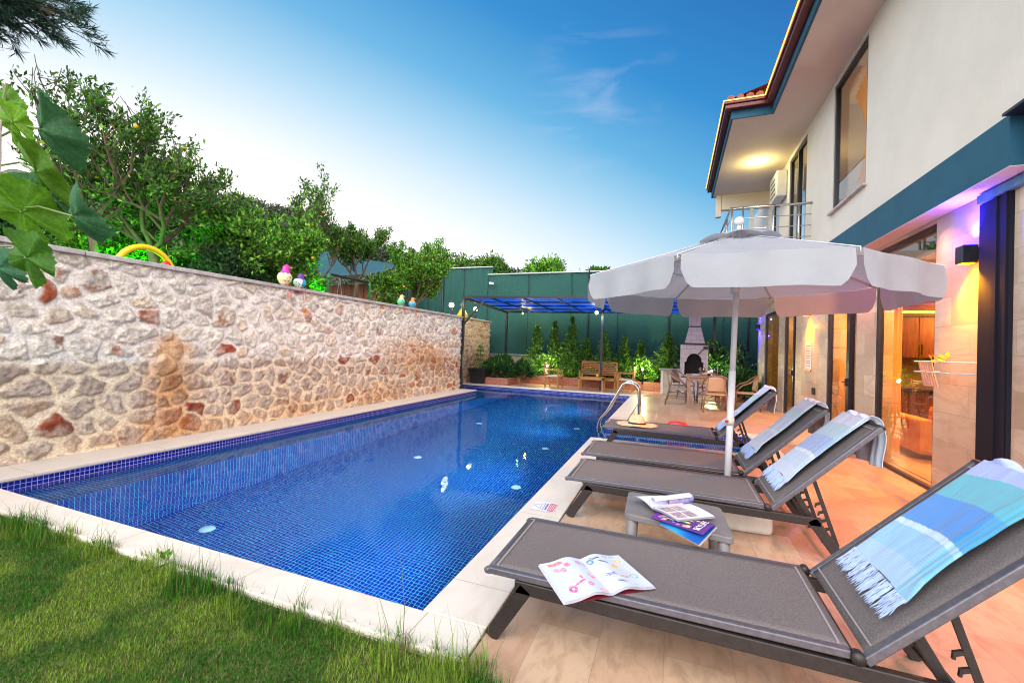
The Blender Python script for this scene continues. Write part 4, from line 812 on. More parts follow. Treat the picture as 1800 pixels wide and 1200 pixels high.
# teal tent
t = thing('shade_tent', 'teal shade cloth stretched over posts in the upper garden', 'tent', (-12.5, 15, GZ)); m_ = MB()
A_, B_, C_, D_ = [np.array(v) for v in ((-19.0, 14.6, 4.95), (-10.9, 14.0, 4.25), (-12.2, 16.9, 5.15), (-17.5, 16.9, 6.1))]
def tf(u, v):
    p_ = (A_*(1-u)+B_*u)*(1-v)+(D_*(1-u)+C_*u)*v; return (p_[0], p_[1], p_[2]-.35*math.sin(PI*u)*(1-v)*.9-.2*math.sin(PI*v)*math.sin(PI*u))
m_.grid(40, 14, tf); m_.build('cloth', M['tent'], t, smooth=True)
for a in (A_, B_, C_, D_): m_ = MB(); m_.tube([(a[0], a[1], GZ), tuple(a)], .04, 8); m_.build('post', M['frame'], t)
t = thing('garden_shed', 'brown wooden shed wall under the teal shade cloth', 'shed', (-14, 16, GZ)); m_ = MB()
for k in range(18): m_.box(-18+k*.36, 15.9, GZ, -18+k*.36+.33, 16.0, 4.1)
m_.build('plank_wall', mat('brown_planks', (.26, .085, .03), .7, c2=(.12, .04, .015), scale=3, stretch=(4, 1, .6)), t)
t = thing('swing_frame', 'green metal swing frame above the wall right of the blue bird ornament', 'swing', (-8.5, 9.6, GZ))
for y_ in (8.75, 10.4): m_ = MB(); m_.tube([(-8.5, y_, GZ), (-8.5, y_, 3.12), (-8.5, y_+(.06 if y_ < 9 else -.06), 3.22)], .035, 8); m_.build('leg', mat('green_metal', (.03, .22, .07), .4), t, smooth=True)
m_ = MB(); m_.tube([(-8.5, 8.81, 3.22), (-8.5, 10.34, 3.22)], .03, 8); m_.build('crossbar', M['frame'], t, smooth=True)
for y_ in (9.05, 9.3): m_ = MB(); m_.tube([(-8.5, 9.17, 3.2), (-8.5, y_, 2.5)], .008, 5); m_.build('rope', M['slingedge'], t)

# bird ornaments sitting on the wall cap -------------------------------
def bird(y, hh, w, label, body, neck, beak, belly=None, spots=True, seed=1):
    x = -6.68; z = 2.432; t = thing('bird_ornament', label, 'ornament', (x, y, z), 0, 'metal bird ornaments sitting on the wall cap'); rng = np.random.RandomState(seed)
    s = hh; nv_, nu_ = 110, 130; vv, uu = np.meshgrid(np.linspace(0, 1, nv_), np.linspace(0, 2*PI, nu_, endpoint=False), indexing='ij')
    prof = np.interp(vv, [0, .08, .25, .42, .55, .64, .72, .8, .88, .95, 1], [.001, .28, .47, .50, .42, .29, .235, .25, .245, .16, .001])*w
    X = x+prof*np.cos(uu)*.9; Y = y+prof*np.sin(uu)+np.interp(vv, [0, .55, 1], [0, 0, .05*w*3]); Z = z+vv*hh
    C = np.zeros(vv.shape+(3,)); C[:] = body; C[vv > .56+.03*np.sin(uu*8)] = neck
    if belly is not None: C[(vv < .56) & (np.sin(uu) < -.25)] = belly
    if spots:
        for k in range(34):
            cu, cv = rng.rand()*2*PI, .08+.44*rng.rand(); C[((np.abs((uu-cu+PI) % (2*PI)-PI))*.45*w < .0065) & (np.abs(vv-cv)*hh < .0075)] = (.02, .02, .02)
    V = np.stack([X, Y, Z], -1).reshape(-1, 3); i = np.arange(nu_)[None, :]; j = np.arange(nv_-1)[:, None]*nu_; F_ = np.stack([j+i, j+(i+1) % nu_, j+nu_+(i+1) % nu_, j+nu_+i], -1).reshape(-1, 4)
    npmesh('body', V, F_, M['ceramic'], t, C.reshape(-1, 3), smooth=True)
    m_ = MB(); m_.tube([(x+.05*w, y+.23*w, z+hh*.86), (x+.3*w, y+.38*w, z+hh*.84)], [.05*w*2, .004], 8); m_.build('beak', mat('beak', beak, .4), t, smooth=True)
    for dy in (-.10*w, .16*w):
        m_ = MB(); m_.tube([(x+.12*w, y+dy, z+.05*hh), (-6.57, y+dy, z+.02), (-6.565, y+dy+.01, z-.15*w*2.4-.06)], .006, 5); m_.tube([(-6.565, y+dy+.01, z-.15*w*2.4-.06), (-6.55, y+dy+.01, z-.15*w*2.4-.13)], [.012, .016], 6); m_.build('leg', mat('leg_red', (.5, .16, .12), .5), t)
bird(5.83, .40, .26, 'largest bird ornament, magenta head and cream spotted body', (.82, .68, .38), (.62, .03, .36), (.75, .25, .15), seed=1)
bird(6.17, .30, .24, 'bird ornament with purple head and light blue spotted wings', (.02, .42, .72), (.12, .03, .30), (.7, .25, .2), belly=(.75, .78, .78), seed=2)
bird(9.42, .30, .22, 'green spotted bird ornament with a yellow and white head', (.12, .55, .30), (.75, .62, .35), (.8, .45, .1), seed=3)
bird(9.93, .29, .21, 'small bird ornament with orange head and blue spotted body', (.08, .42, .62), (.78, .25, .05), (.8, .3, .1), seed=4)

# pine branch reaching in at the top left ------------------------------
rng = np.random.RandomState(5); t = thing('pine_tree', 'dark pine tree whose needle branches hang into the top left corner', 'tree', (-13.5, 2.0, GZ)); m_ = MB(); m_.tube([(-13.5, 2.0, GZ-.1), (-13.4, 2.1, 6), (-13.5, 2.2, 10)], [.28, .2, .12], 10)
LP = []; DD = []
for b_ in range(24):
    s0 = Vector((-13.4, 2.1+.1*rng.rand(), 6.2+2.8*rng.rand())); e = Vector((-9.35+.5*rng.normal(), 2.55+1.15*rng.rand(), 5.95+.75*rng.rand())); mid = s0.lerp(e, .5)+Vector((0, 0, .35)); m_.tube([s0, mid, e], [.05, .03, .008], 5)
    for q_ in range(20):
        f = .35+.65*rng.rand(); p_ = s0.lerp(mid, f*2) if f < .5 else mid.lerp(e, f*2-1); dv = Vector(rng.normal(size=3)*.5)+Vector((.75, .3, .05)); tip = p_+dv.normalized()*(.25+.4*rng.rand()); m_.tube([p_, tip], [.008, .003], 3, False)
        k_ = 60; pos = np.array(p_)[None]+(np.array(tip)-np.array(p_))[None]*(.35+.65*rng.rand(k_, 1)); LP.append(pos); DD.append(np.repeat(np.array(dv.normalized())[None], k_, 0))
m_.build('trunk', M['bark'], t); V, F_, C = leaf_quads(np.concatenate(LP), .15, .085, rng, [(.012, .04, .035), (.03, .08, .05), (.05, .10, .06)], [4, 3, 1], D=np.concatenate(DD), up=.1)
npmesh('crown', V, F_, M['leaf'], t, C)
# broad-leaved plant right beside the camera ---------------------------
t = thing('broadleaf_plant', 'broad lobed green leaves hanging in close at the left edge, with one white petal', 'plant', (-1.75, .38, 0)); m_ = MB(); rng = np.random.RandomState(6)
m_.tube([(-1.75, .38, -.03), (-1.6, .40, 1.0), (-1.36, .43, 1.6), (-1.28, .44, 1.95)], [.011, .010, .007, .004], 8)
LV = []
def bigleaf(c, right, up_, s, seed, curl=.25, lob=5, col=(.075, .19, .012)):
    r_ = np.random.RandomState(seed); c = np.array(c, float); rt = _n(right); u_ = np.array(up_, float); u_ = _n(u_-rt*(u_@rt)); nn = np.cross(rt, u_); nr, na = 14, 150; V = []; 
    for j in range(nr+1):
        for i in range(na):
            a = 2*PI*i/na; ph = ((a-PI/2)*lob/(2*PI)) % 1; tri_ = abs(2*ph-1); lobes = (.74+.26*tri_**1.3)*(1+.02*math.sin(a*34)); notch = 1-.72*math.exp(-((a-PI*1.5)/.16)**2)
            rr_ = s*.5*(j/nr)*lobes*notch*(1+.02*r_.normal()*(j == nr)); x_, y_ = rr_*math.cos(a), rr_*math.sin(a)
            z_ = -curl*(x_*x_/s*1.6+max(0, -y_)**2/s*1.8)+.03*s*math.cos((a-PI/2)*lob)*(j/nr)**1.5*2+.012*s*math.sin(a*11+seed)*(j/nr)**2-.012*s*abs(math.sin(a*lob/2+PI/2*0))
            V.append(c+rt*x_+u_*y_+nn*z_)
    V = np.array(V); F_ = np.array([[j*na+i, j*na+(i+1) % na, (j+1)*na+(i+1) % na, (j+1)*na+i] for j in range(nr) for i in range(na)])
    a = np.tile(2*PI*np.arange(na)/na, nr+1); rad_ = np.repeat(np.arange(nr+1)/nr, na); pv = ((a-PI/2)*lob/(2*PI)) % 1; vein = np.exp(-(np.minimum(pv, 1-pv)*(rad_+.15))**2/.0006)+.5*np.exp(-(((np.minimum(pv, 1-pv)*3-rad_*5) % 1)-.5)**2/.004)
    C = np.array(col)[None]*(.62+.75*vnoise(V[:, 0]*60+seed, V[:, 2]*60, seed % 50, 4)[:, None])*(1+.55*np.clip(vein, 0, 1)*(rad_ > .05))[:, None]; LV.append((V, F_, C))
# leaf centres: worked out for a stem standing at x=-1.5
def pxw(px_, py_, y_):
    d_ = CR@np.array([px_-900, -(py_-600), -751.]); k_ = y_/d_[1]; return (d_[0]*k_, y_, 1.45+d_[2]*k_)
for (pc, yy, rt, u_, s, cl, cc) in (((70, 225), .40, (.75, .1, -.6), (.35, -.25, .9), .135, .9, (.035, .13, .045)), ((62, 300), .42, (.9, 0, -.35), (.3, -.5, .8), .135, .35, (.085, .23, .012)), ((22, 215), .40, (.8, .1, .1), (-.1, -.4, .9), .075, .2, (.16, .36, .02)),
                         ((38, 372), .43, (.9, .2, .2), (-.1, -.6, .8), .15, .2, (.10, .27, .015)), ((128, 378), .42, (.5, .3, -.8), (.8, -.2, .55), .105, .9, (.04, .15, .06)), ((100, 352), .45, (.8, .2, -.4), (.4, -.3, .8), .085, .7, (.04, .14, .05)),
                         ((46, 452), .40, (.85, 0, .4), (-.45, -.3, .85), .105, .25, (.05, .17, .012)), ((-4, 470), .42, (.85, 0, .3), (0, -.3, .9), .09, .5, (.04, .15, .07)), ((55, 335), .46, (.6, 0, .5), (.3, -.3, .9), .08, .6, (.05, .17, .05)), ((8, 180), .44, (.6, 0, .5), (.3, -.3, .9), .06, .6, (.12, .30, .03))):
    c = pxw(*pc, yy); bigleaf(c, rt, u_, s*1.12, pc[1], cl, 5, cc); b0 = Vector(c); st_ = Vector((-1.30, .44, c[2]+.04)); m_.tube([st_, b0.lerp(st_, .4)+Vector((0, 0, .012)), b0-Vector((0, 0, .002))], .0020, 5)
V, F_, C = joinVF(LV); npmesh('leaf', V, F_, M['bigleaf'], t, C, smooth=True); m_.build('stem', mat('green_stem', (.10, .17, .03), .6), t)
m_ = MB(); m_.grid(8, 12, lambda u, v: (-1.09+.05*(u-.5)*math.sin(PI*min(1, v+.15)), .36+.01*math.sin(u*PI), 1.70+.11*v)); m_.build('petal', mat('white_petal', (.8, .72, .74), .7, transl=.3), t, smooth=True, solid=.001)

# ================================================================== SUN LOUNGERS
TH = R(45.5); CT, ST = math.cos(TH), math.sin(TH); BLN = .92; HX = 1.50; SZ = .335; HW = .335
def lounger():
    t = thing('sun_lounger', 'lounger', 'sun lounger', (0, 0, 0), 0, 'sun loungers in a row beside the pool')
    def bp_(s, n_=0): return (HX+.045+s*CT-n_*ST, SZ-.01+s*ST+n_*CT)
    # sling of the lying part with curled front hem
    m_ = MB()
    def sf(u, v):
        x = HX*u; sag = -.016*math.sin(PI*min(1, max(0, u)))*math.sin(PI*v); z = SZ+.006+sag
        if u < .03: z -= (.03-u)*.5
        return (x, -HW+.012+2*(HW-.012)*v, z)
    m_.grid(40, 14, sf); m_.build('seat_sling', M['sling'], t, smooth=True, solid=.004)
    m_ = MB(); m_.grid(20, 14, lambda u, v: (*(lambda q: (q[0],))(bp_(.01+(BLN-.02)*u, -.012*math.sin(PI*u)*math.sin(PI*v))), -HW+.012+2*(HW-.012)*v, bp_(.01+(BLN-.02)*u, -.012*math.sin(PI*u)*math.sin(PI*v))[1]))
    m_.build('back_sling', M['sling'], t, smooth=True, solid=.004)
    for x_ in (.035, HX-.03): m_ = MB(); m_.box(x_-.004, -HW+.02, SZ+.006, x_+.004, HW-.02, SZ+.0115); m_.build('hem_stitching', M['slingedge'], t)
    for s_ in (.045, BLN-.04):
        m_ = MB(); m_.beam((bp_(s_, .007)[0], -HW+.02, bp_(s_, .007)[1]), (bp_(s_, .007)[0], HW-.02, bp_(s_, .007)[1]), .008, .003, up=(-ST, 0, CT)); m_.build('hem_stitching', M['slingedge'], t)
    # seat side rails (light) and frame rails (dark)
    for sy_ in (-1, 1):
        m_ = MB(); y_ = sy_*HW; m_.beam((0.0, y_, SZ-.008), (HX+.0, y_, SZ-.008), .034, .034); m_.tube([(.0, y_, SZ-.006), (-.022, y_, SZ-.022)], .017, 8); m_.build('side_rail', M['alul'], t, bevel=.006)
        m_ = MB(); m_.beam((.14, y_, SZ-.058), (1.86, y_, SZ-.072), .036, .062); m_.build('frame_rail', M['alu'], t, bevel=.006)
        m_ = MB(); m_.beam((.20, y_, SZ-.055), (.02, y_, .002), .036, .072, up=(1, 0, .3)); m_.build('leg', M['alu'], t, bevel=.005)
        m_ = MB(); m_.beam((1.80, y_, SZ-.055), (2.0, y_, .002), .036, .072, up=(1, 0, -.3)); m_.build('leg', M['alu'], t, bevel=.005)
        m_ = MB(); a = bp_(-.01, -.012); b_ = bp_(BLN, -.012); m_.beam((a[0], y_, a[1]), (b_[0], y_, b_[1]), .036, .034, up=(0, 1, 0)); m_.build('backrest_rail', M['alul'], t, bevel=.006)
        m_ = MB(); m_.tube([(HX+.02, y_-sy_*.005, SZ-.012), (HX+.02, y_+sy_*.03, SZ-.012)], .024, 12); m_.build('hinge', M['alu'], t, smooth=True)
        m_ = MB(); a = bp_(.20, -.03); yy = sy_*(HW-.055); m_.beam((a[0], yy, a[1]), (1.90, yy, .11), .024, .040, up=(1, 0, .3)); m_.build('support_strut', M['alu'], t, bevel=.004)
        # notched ratchet bar
        m_ = MB(); c_ = bp_(.37, -.03); a0 = Vector((c_[0], yy-sy_*.04, c_[1])); a1 = Vector((1.99, yy-sy_*.04, .075)); m_.beam(a0, a1, .012, .026, up=(1, 0, .4)); dd = (a1-a0)
        for k in range(5):
            c0 = a0+dd*(.38+.12*k); m_.beam(c0+Vector((-.012, 0, -.008)), c0+Vector((-.040, 0, -.020)), .012, .018); m_.beam(c0+Vector((-.036, 0, -.010)), c0+Vector((-.040, 0, -.04)), .012, .010, up=(1, 0, 0))
        m_.build('ratchet_bar', M['alu'], t)
    m_ = MB(); m_.tube([(-.0, -HW-.012, SZ-.012), (-.0, HW+.012, SZ-.012)], .016, 10); m_.build('front_bar', M['alul'], t, smooth=True)
    b_ = bp_(BLN, -.012); a = bp_(.20, -.03)
    for (x_, z_, r_, w_) in ((b_[0], b_[1], .019, HW+.015), (a[0], a[1], .012, HW-.03), (bp_(.37, -.03)[0], bp_(.37, -.03)[1], .010, HW-.03), (HX+.01, SZ-.02, .013, HW), (.16, SZ-.06, .016, HW), (1.83, SZ-.072, .016, HW), (1.95, .09, .012, HW)):
        m_ = MB(); m_.tube([(x_, -w_, z_), (x_, w_, z_)], r_, 10); m_.build('cross_bar', M['alu'], t, smooth=True)
    return t
L0 = lounger()
LOC = [(-.835, 2.345, 'nearest grey sun lounger, open magazine on its seat, bright blue towel on its back', 1.0), (-.825, 4.03, 'second sun lounger, between the side table and the umbrella pole', .97),
       (-.875, 4.975, 'third sun lounger, just behind the umbrella pole', 1.0), (-.93, 6.75, 'farthest sun lounger, straw hat lying on its seat, by the small pool bay', 1.0)]
LG = []
for i, (x_, y_, lb, sc_) in enumerate(LOC):
    o = L0 if i == 0 else copy_tree(L0); o.location = (x_, y_, .003); o['label'] = lb; LG.append(o)

# towels ---------------------------------------------------------------
def towel(x0, y0, ya, yb, label, pal, seed, s0=.20, hang=.30, fr=.10):
    rng = np.random.RandomState(seed); t = thing('towel', label, 'towel', (x0+HX, y0, .33), 0, 'blue towels draped over the lounger backs')
    # path: up the backrest, over the bar, down behind
    pth = []; off = .020
    for s_ in np.linspace(s0, BLN+.004, 46): pth.append((HX+.045+s_*CT-off*ST, SZ-.01+s_*ST+off*CT))
    cx, cz = HX+.045+BLN*CT+.012*ST, SZ-.01+BLN*ST-.012*CT
    for a in np.linspace(PI/2+TH, -.02, 8)[1:]: pth.append((cx+.035*math.cos(a), cz+.035*math.sin(a)))
    for q_ in np.linspace(.02, 1, 14): pth.append((cx+.035+.012*math.sin(q_*5), cz-hang*q_))
    pth = np.array(pth); dl = np.r_[0, np.cumsum(np.hypot(*np.diff(pth, axis=0).T))]; tot = dl[-1]; NV = 240; NU = 100; tv = np.linspace(0, tot, NV); px = np.interp(tv, dl, pth[:, 0]); pz = np.interp(tv, dl, pth[:, 1])
    dx = np.gradient(px, tv); dz = np.gradient(pz, tv); nn = np.hypot(dx, dz); nx_, nz_ = -dz/nn, dx/nn
    u = np.linspace(0, 1, NU)[None, :]; vv = (tv/tot)[:, None]; W_ = yb-ya
    wr = (vnoise(u*5+seed, vv*3+2+seed*0, seed, 4)-.5)*.02+.006*np.sin(u*23+vv*5)*np.exp(-((u-.1)/.2)**2)+np.where(tv[:, None] > dl[46], .018*np.sin(u*16+seed), 0)
    fold = .016*np.exp(-((u-.03)/.05)**2)+.010*np.exp(-((u-.14)/.035)**2)+.006*np.exp(-((u-.22)/.03)**2)
    yy = ya+W_*u+.018*(vnoise(vv*4+u*0, u*0+seed, seed, 3)-.5)*2+(.02*np.sin(vv*4))*(1-u)
    skew = .035*(1-u)*0
    rmp = np.clip(tv/.10, .15, 1)[:, None]; wr = wr*rmp; fold = fold*rmp
    X = px[:, None]+nx_[:, None]*(wr+fold+.008); Z = pz[:, None]+nz_[:, None]*(wr+fold+.008); Yv = yy+0*X
    # stripes along the length
    C = np.zeros((NV, NU, 3)); sv_ = (tv[:, None]-.02*np.sin(u*4)+0*u)/BLN
    bands = [(0, .12, 0), (.12, .27, 1), (.27, .305, 2), (.305, .50, 3), (.50, .66, 4), (.66, 9, 5)]
    for a, b_, k in bands: C[(sv_ >= a) & (sv_ < b_)] = pal[k]
    ul = 1-np.exp(-((u-.05)/.09)**2)*.5+0*vv; C *= (.93+.10*np.sin(tv*900)[:, None]*(sv_ < .27))[..., None]; C[:, :, :] *= np.where(((u > .06) & (u < .09)) | ((u > .12) & (u < .14)), 1.25, 1)[..., None]
    C = np.where((u < .2)[..., None]+0*C > 0, C*.55+np.array(pal[4])*.45, C)
    V = np.stack([x0+X, y0+Yv, .003+Z], -1).reshape(-1, 3); F_ = (np.arange(NU-1)[None, :]+np.arange(NV-1)[:, None]*NU).reshape(-1, 1)+np.array([0, 1, NU+1, NU])[None, :]
    o = npmesh('cloth', V, F_, M['towel'], t, C.reshape(-1, 3), smooth=True); md = o.modifiers.new('t', 'SOLIDIFY'); md.thickness = .005; md.offset = 1
    m_ = MB()
    for k in range(int(W_*380)):
        u_ = rng.rand(); i_ = min(NU-1, int(u_*NU)); y_ = y0+Yv[0, i_]+(u_*NU-i_-.5)*W_/NU; x1, z1 = x0+X[0, i_], .003+Z[0, i_]; l_ = fr*(.75+.5*rng.rand()); pts = []
        wv_ = rng.rand()*6; dy = rng.normal()*.010
        x1 += CT*.012; z1 += ST*.012
        for q_ in np.linspace(0, 1, 5): pts.append((x1-CT*l_*q_-.006*ST*(0), y_+dy*q_+.004*math.sin(wv_+q_*7), z1-ST*l_*q_-.006*q_*0+.004*rng.rand()-.005*q_))
        m_.tube(pts, [.0016, .0021, .0018, .0022, .0008], 3, False)
    tag(m_.build('fringe', M['fringe'], t, smooth=True), kind=None)
    return t
B1 = [(.34, .56, .86), (.24, .52, .84), (.50, .70, .88), (.02, .24, .72), (.07, .42, .58), (.34, .44, .84)]
B2 = [(.58, .68, .90), (.52, .66, .90), (.70, .80, .92), (.30, .44, .80), (.38, .58, .72), (.60, .64, .86)]
B3 = [(.66, .74, .94), (.64, .74, .94), (.78, .84, .94), (.58, .70, .90), (.54, .72, .84), (.70, .74, .92)]
B4 = [(.58, .70, .94), (.50, .64, .92), (.72, .82, .94), (.42, .58, .88), (.46, .66, .80), (.64, .72, .92)]
towel(*LOC[0][:2], -.245, .245, 'bright blue and turquoise towel on the nearest lounger back', B1, 1, s0=.24)
towel(*LOC[1][:2], -.20, .33, 'pale blue towel on the second lounger back, fringe towards the seat', B2, 2, s0=.20)
towel(*LOC[2][:2], -.16, .32, 'palest blue towel, on the third lounger back just right of the umbrella pole', B3, 3, s0=.20)
towel(*LOC[3][:2], -.14, .32, 'pale blue towel on the farthest lounger back', B4, 4, s0=.16)

# straw hat on the farthest lounger
t = thing('straw_hat', 'straw sun hat with a frayed brim on the farthest lounger', 'hat', (-.47, 6.72, .35)); m_ = MB(); hx, hy, hz = -.47, 6.70, .350
m_.lathe([(.005, .150), (.05, .146), (.085, .125), (.106, .07), (.115, .015), (.118, .0)][::-1], (hx, hy, hz+.008), 28, 1.1, .95); m_.build('crown', M['straw'], t, smooth=True)
m_ = MB(); m_.lathe([(.1165, .012), (.1155, .036)], (hx, hy, hz+.01), 28, 1.1, .95); m_.build('band', M['blackleather'], t)
rng = np.random.RandomState(2); m_ = MB(); m_.grid(90, 8, lambda u, v: (hx+(.10+.13*v)*1.15*math.cos(2*PI*u), hy+(.10+.13*v)*math.sin(2*PI*u), hz+.012+.010*math.sin(u*2*PI*3)*v-.006*v)); m_.build('brim', M['straw'], t, smooth=True, solid=.004)
m_ = MB()
for k in range(260):
    a = rng.rand()*2*PI; r0 = .222; r1 = r0+.02+.035*rng.rand(); da = rng.normal()*.04; m_.tube([(hx+r0*1.15*math.cos(a), hy+r0*math.sin(a), hz+.008+.01*math.sin(a*3)), (hx+r1*1.15*math.cos(a+da), hy+r1*math.sin(a+da), hz+.006+.014*rng.rand())], [.002, .001], 3, False)
m_.build('frayed_edge', M['straw'], t)

# painted sheets: magazines, sticker ------------------------------------
def sheet(name, fn, painter, nu, nv, parent, mt=None):
    uu, vv = np.meshgrid(np.linspace(0, 1, nu), np.linspace(0, 1, nv)); X, Y, Z = fn(uu, vv); V = np.stack([X, Y, Z], -1).reshape(-1, 3)
    F_ = (np.arange(nu-1)[None, :]+np.arange(nv-1)[:, None]*nu).reshape(-1, 1)+np.array([0, 1, nu+1, nu])[None, :]; return npmesh(name, V, F_, mt or M['paint'], parent, painter(uu, vv).reshape(-1, 3), smooth=True)
def ell(C, u, v, cu, cv, ru, rv, col, ring=0, rot=0):
    a, b_ = u-cu, v-cv; a, b_ = a*math.cos(rot)+b_*math.sin(rot), -a*math.sin(rot)+b_*math.cos(rot); d_ = np.hypot(a/ru, b_/rv); k = (d_ < 1) & (d_ > ring); C[k] = col
def frame_map(o, ux, uy, z0):  # local sheet frame to world
    o = np.array(o, float); ux = np.array(ux, float); uy = np.array(uy, float)
    return lambda a, b_, h: (o[0]+ux[0]*a+uy[0]*b_, o[1]+ux[1]*a+uy[1]*b_, z0+h)
def paint_open(u, v):
    C = np.zeros(u.shape+(3,)); C[:] = (.52, .58, .72); r_ = np.random.RandomState(3); pk = (.75, .12, .22); nb = (.03, .07, .22); ye = (.85, .48, .05); pu = (.6, .12, .35)
    C[(v > .86) & (v < .94) & (u > .07) & (u < .24)] = (.78, .16, .14)
    for cu, cv, c_ in ((.27, .80, pk), (.13, .74, (.7, .25, .3)), (.20, .70, (.7, .2, .3)), (.42, .84, pu), (.47, .80, (.35, .35, .6))): ell(C, u, v, cu, cv, .035, .06, c_, .55); ell(C, u, v, cu, cv, .016, .03, c_)
    ell(C, u, v, .16, .22, .045, .085, (.75, .08, .28), .35); ell(C, u, v, .36, .22, .035, .055, (.75, .08, .28), .2); ell(C, u, v, .26, .30, .10, .02, (.7, .1, .3), 0, .5); ell(C, u, v, .31, .42, .015, .05, (.75, .1, .25)); ell(C, u, v, .45, .07, .05, .05, (.7, .35, .35), .4); ell(C, u, v, .45, .42, .03, .03, pk); ell(C, u, v, .43, .48, .02, .05, (.8, .3, .35))
    ell(C, u, v, .56, .82, .04, .07, (.05, .22, .45), .45); ell(C, u, v, .65, .88, .06, .02, nb, 0, .3); ell(C, u, v, .70, .76, .065, .022, nb, 0, -.7); ell(C, u, v, .60, .90, .02, .03, (.12, .3, .25)); ell(C, u, v, .78, .92, .028, .04, (.25, .25, .35), .6); ell(C, u, v, .87, .93, .03, .03, (.1, .4, .35), .4)
    ell(C, u, v, .90, .80, .045, .06, ye); ell(C, u, v, .90, .80, .02, .03, (.9, .65, .1)); ell(C, u, v, .79, .62, .045, .065, ye); ell(C, u, v, .62, .55, .05, .015, (.8, .6, .4), 0, .6)
    for a in (-.6, .1, .7): ell(C, u, v, .66, .38, .075, .010, nb, 0, a)
    ell(C, u, v, .66, .38, .02, .03, (.3, .3, .55)); ell(C, u, v, .78, .30, .06, .035, (.45, .30, .25), .3); ell(C, u, v, .90, .32, .05, .06, (.02, .35, .30), .72); ell(C, u, v, .86, .42, .06, .015, (.7, .35, .3), 0, .2); ell(C, u, v, .70, .17, .055, .022, (.02, .14, .45), 0, -.5)
    for k in range(46):
        cu = r_.choice([.05, .12, .2, .3, .38, .55, .62, .72, .82, .9])+r_.rand()*.03; cv = .05+.9*r_.rand(); k_ = (np.abs(v-cv) < .006) & (u > cu) & (u < cu+.05) & (C[..., 0] > .6); C[k_] = (.42, .46, .62)
    pg_ = np.array((.56, .62, .76)); n_ = vnoise(u*60, v*45, 8, 4)[..., None]; ink = (np.abs(C-pg_).sum(-1) > .05)[..., None]; C = np.where(ink, C*(1-.38*sstep(.40, .62, n_))+pg_*.38*sstep(.40, .62, n_), C)
    for k in range(170):
        cu, cv = .04+.92*r_.rand(), .04+.92*r_.rand(); k_ = (np.abs(v-cv) < .004) & (u > cu) & (u < cu+.02+.05*r_.rand()) & ((u*90+cv*50) % 1 > .35); C[k_] = C[k_]*.72
    C[np.abs(u-.5) < .006] *= .8
    return C
t = thing('magazine', 'open magazine with pink, yellow and blue toy pictures on the nearest lounger', 'magazine', (-.38, 2.22, .345))
A0 = np.array((-.635, 2.305)); 
def cz(px_, py_, z_):
    c_ = np.array([px_-900, -(py_-600), -751.]); d_ = CR@c_; k_ = (z_-1.45)/d_[2]; return np.array([d_[0]*k_, d_[1]*k_])
# corners of the open magazine on the seat plane (metres)
q00, q10, q11, q01 = (-.700, 2.010), (-.170, 2.040), (-.190, 2.350), (-.690, 2.330)
q00, q10, q11, q01 = [tuple(cz(*p_, .35)) for p_ in ((993, 1060), (1150, 1032), (1087, 977), (948, 993))]
def bil(u, v): return tuple((q00[i]*(1-u)+q10[i]*u)*(1-v)+(q01[i]*(1-u)+q11[i]*u)*v for i in (0, 1))
def pgh(u): return .350+.030*np.abs(np.sin((u-.5)*PI*1.0))**.5*np.exp(-((np.abs(u-.5)-.14)/.16)**2)+.006
sheet('pages', lambda u, v: (*bil(u, v), pgh(u)+.0*v), paint_open, 260, 200, t)
m_ = MB()
for k in range(5):
    m_.grid(30, 3, lambda u, v, k=k: (*bil(u+.004*k*(1 if u > .5 else -1)*(abs(u-.5) > .45), v*1.0-.004*k*(1-v)), float(pgh(np.float64(u)))-.0018*(k+1)))
m_.build('page_block', mat('page_white', (.62, .60, .68), .7), t, smooth=True); m_ = MB(); m_.grid(30, 3, lambda u, v: (*bil(-.004+1.008*u, -.012+1.02*v), .3455+.0015*abs(u-.5))); m_.build('cover', mat('dark_red_cover', (.20, .02, .03), .4), t, smooth=True)

# side table with magazines ---------------------------------------------
t = thing('side_table', 'small grey resin side table with rounded corners between the near loungers', 'table', (.06, 3.10, 0)); cor = [(-.27, 2.93), (.37, 2.80), (.345, 3.34), (-.285, 3.40)]
def rpoly(cs, r_, n_=5):
    out = []; k = len(cs)
    for i in range(k):
        p0, p1, p2 = Vector(cs[i-1]), Vector(cs[i]), Vector(cs[(i+1) % k]); a = p1+(p0-p1).normalized()*r_; b_ = p1+(p2-p1).normalized()*r_
        for j in range(n_+1): f = j/n_; out.append(tuple(a*(1-f)**2+p1*2*f*(1-f)+b_*f*f))
    return out
m_ = MB(); m_.prism(rpoly(cor, .05), .345, .385); m_.build('table_top', M['plastic'], t, bevel=.006); m_ = MB(); c0 = Vector((.04, 3.12)); m_.prism(rpoly([tuple(c0+(Vector(c_)-c0)*.72) for c_ in cor], .03), .386, .389); m_.build('top_panel', M['plastic'], t, bevel=.001)
for c_ in cor: p_ = c0+(Vector(c_)-c0)*.84; m_ = MB(); m_.tube([(p_.x, p_.y, .345), (c0.x+(p_.x-c0.x)*1.03, c0.y+(p_.y-c0.y)*1.03, .001)], [.036, .028], 10); m_.build('leg', M['plastic'], t, smooth=True)
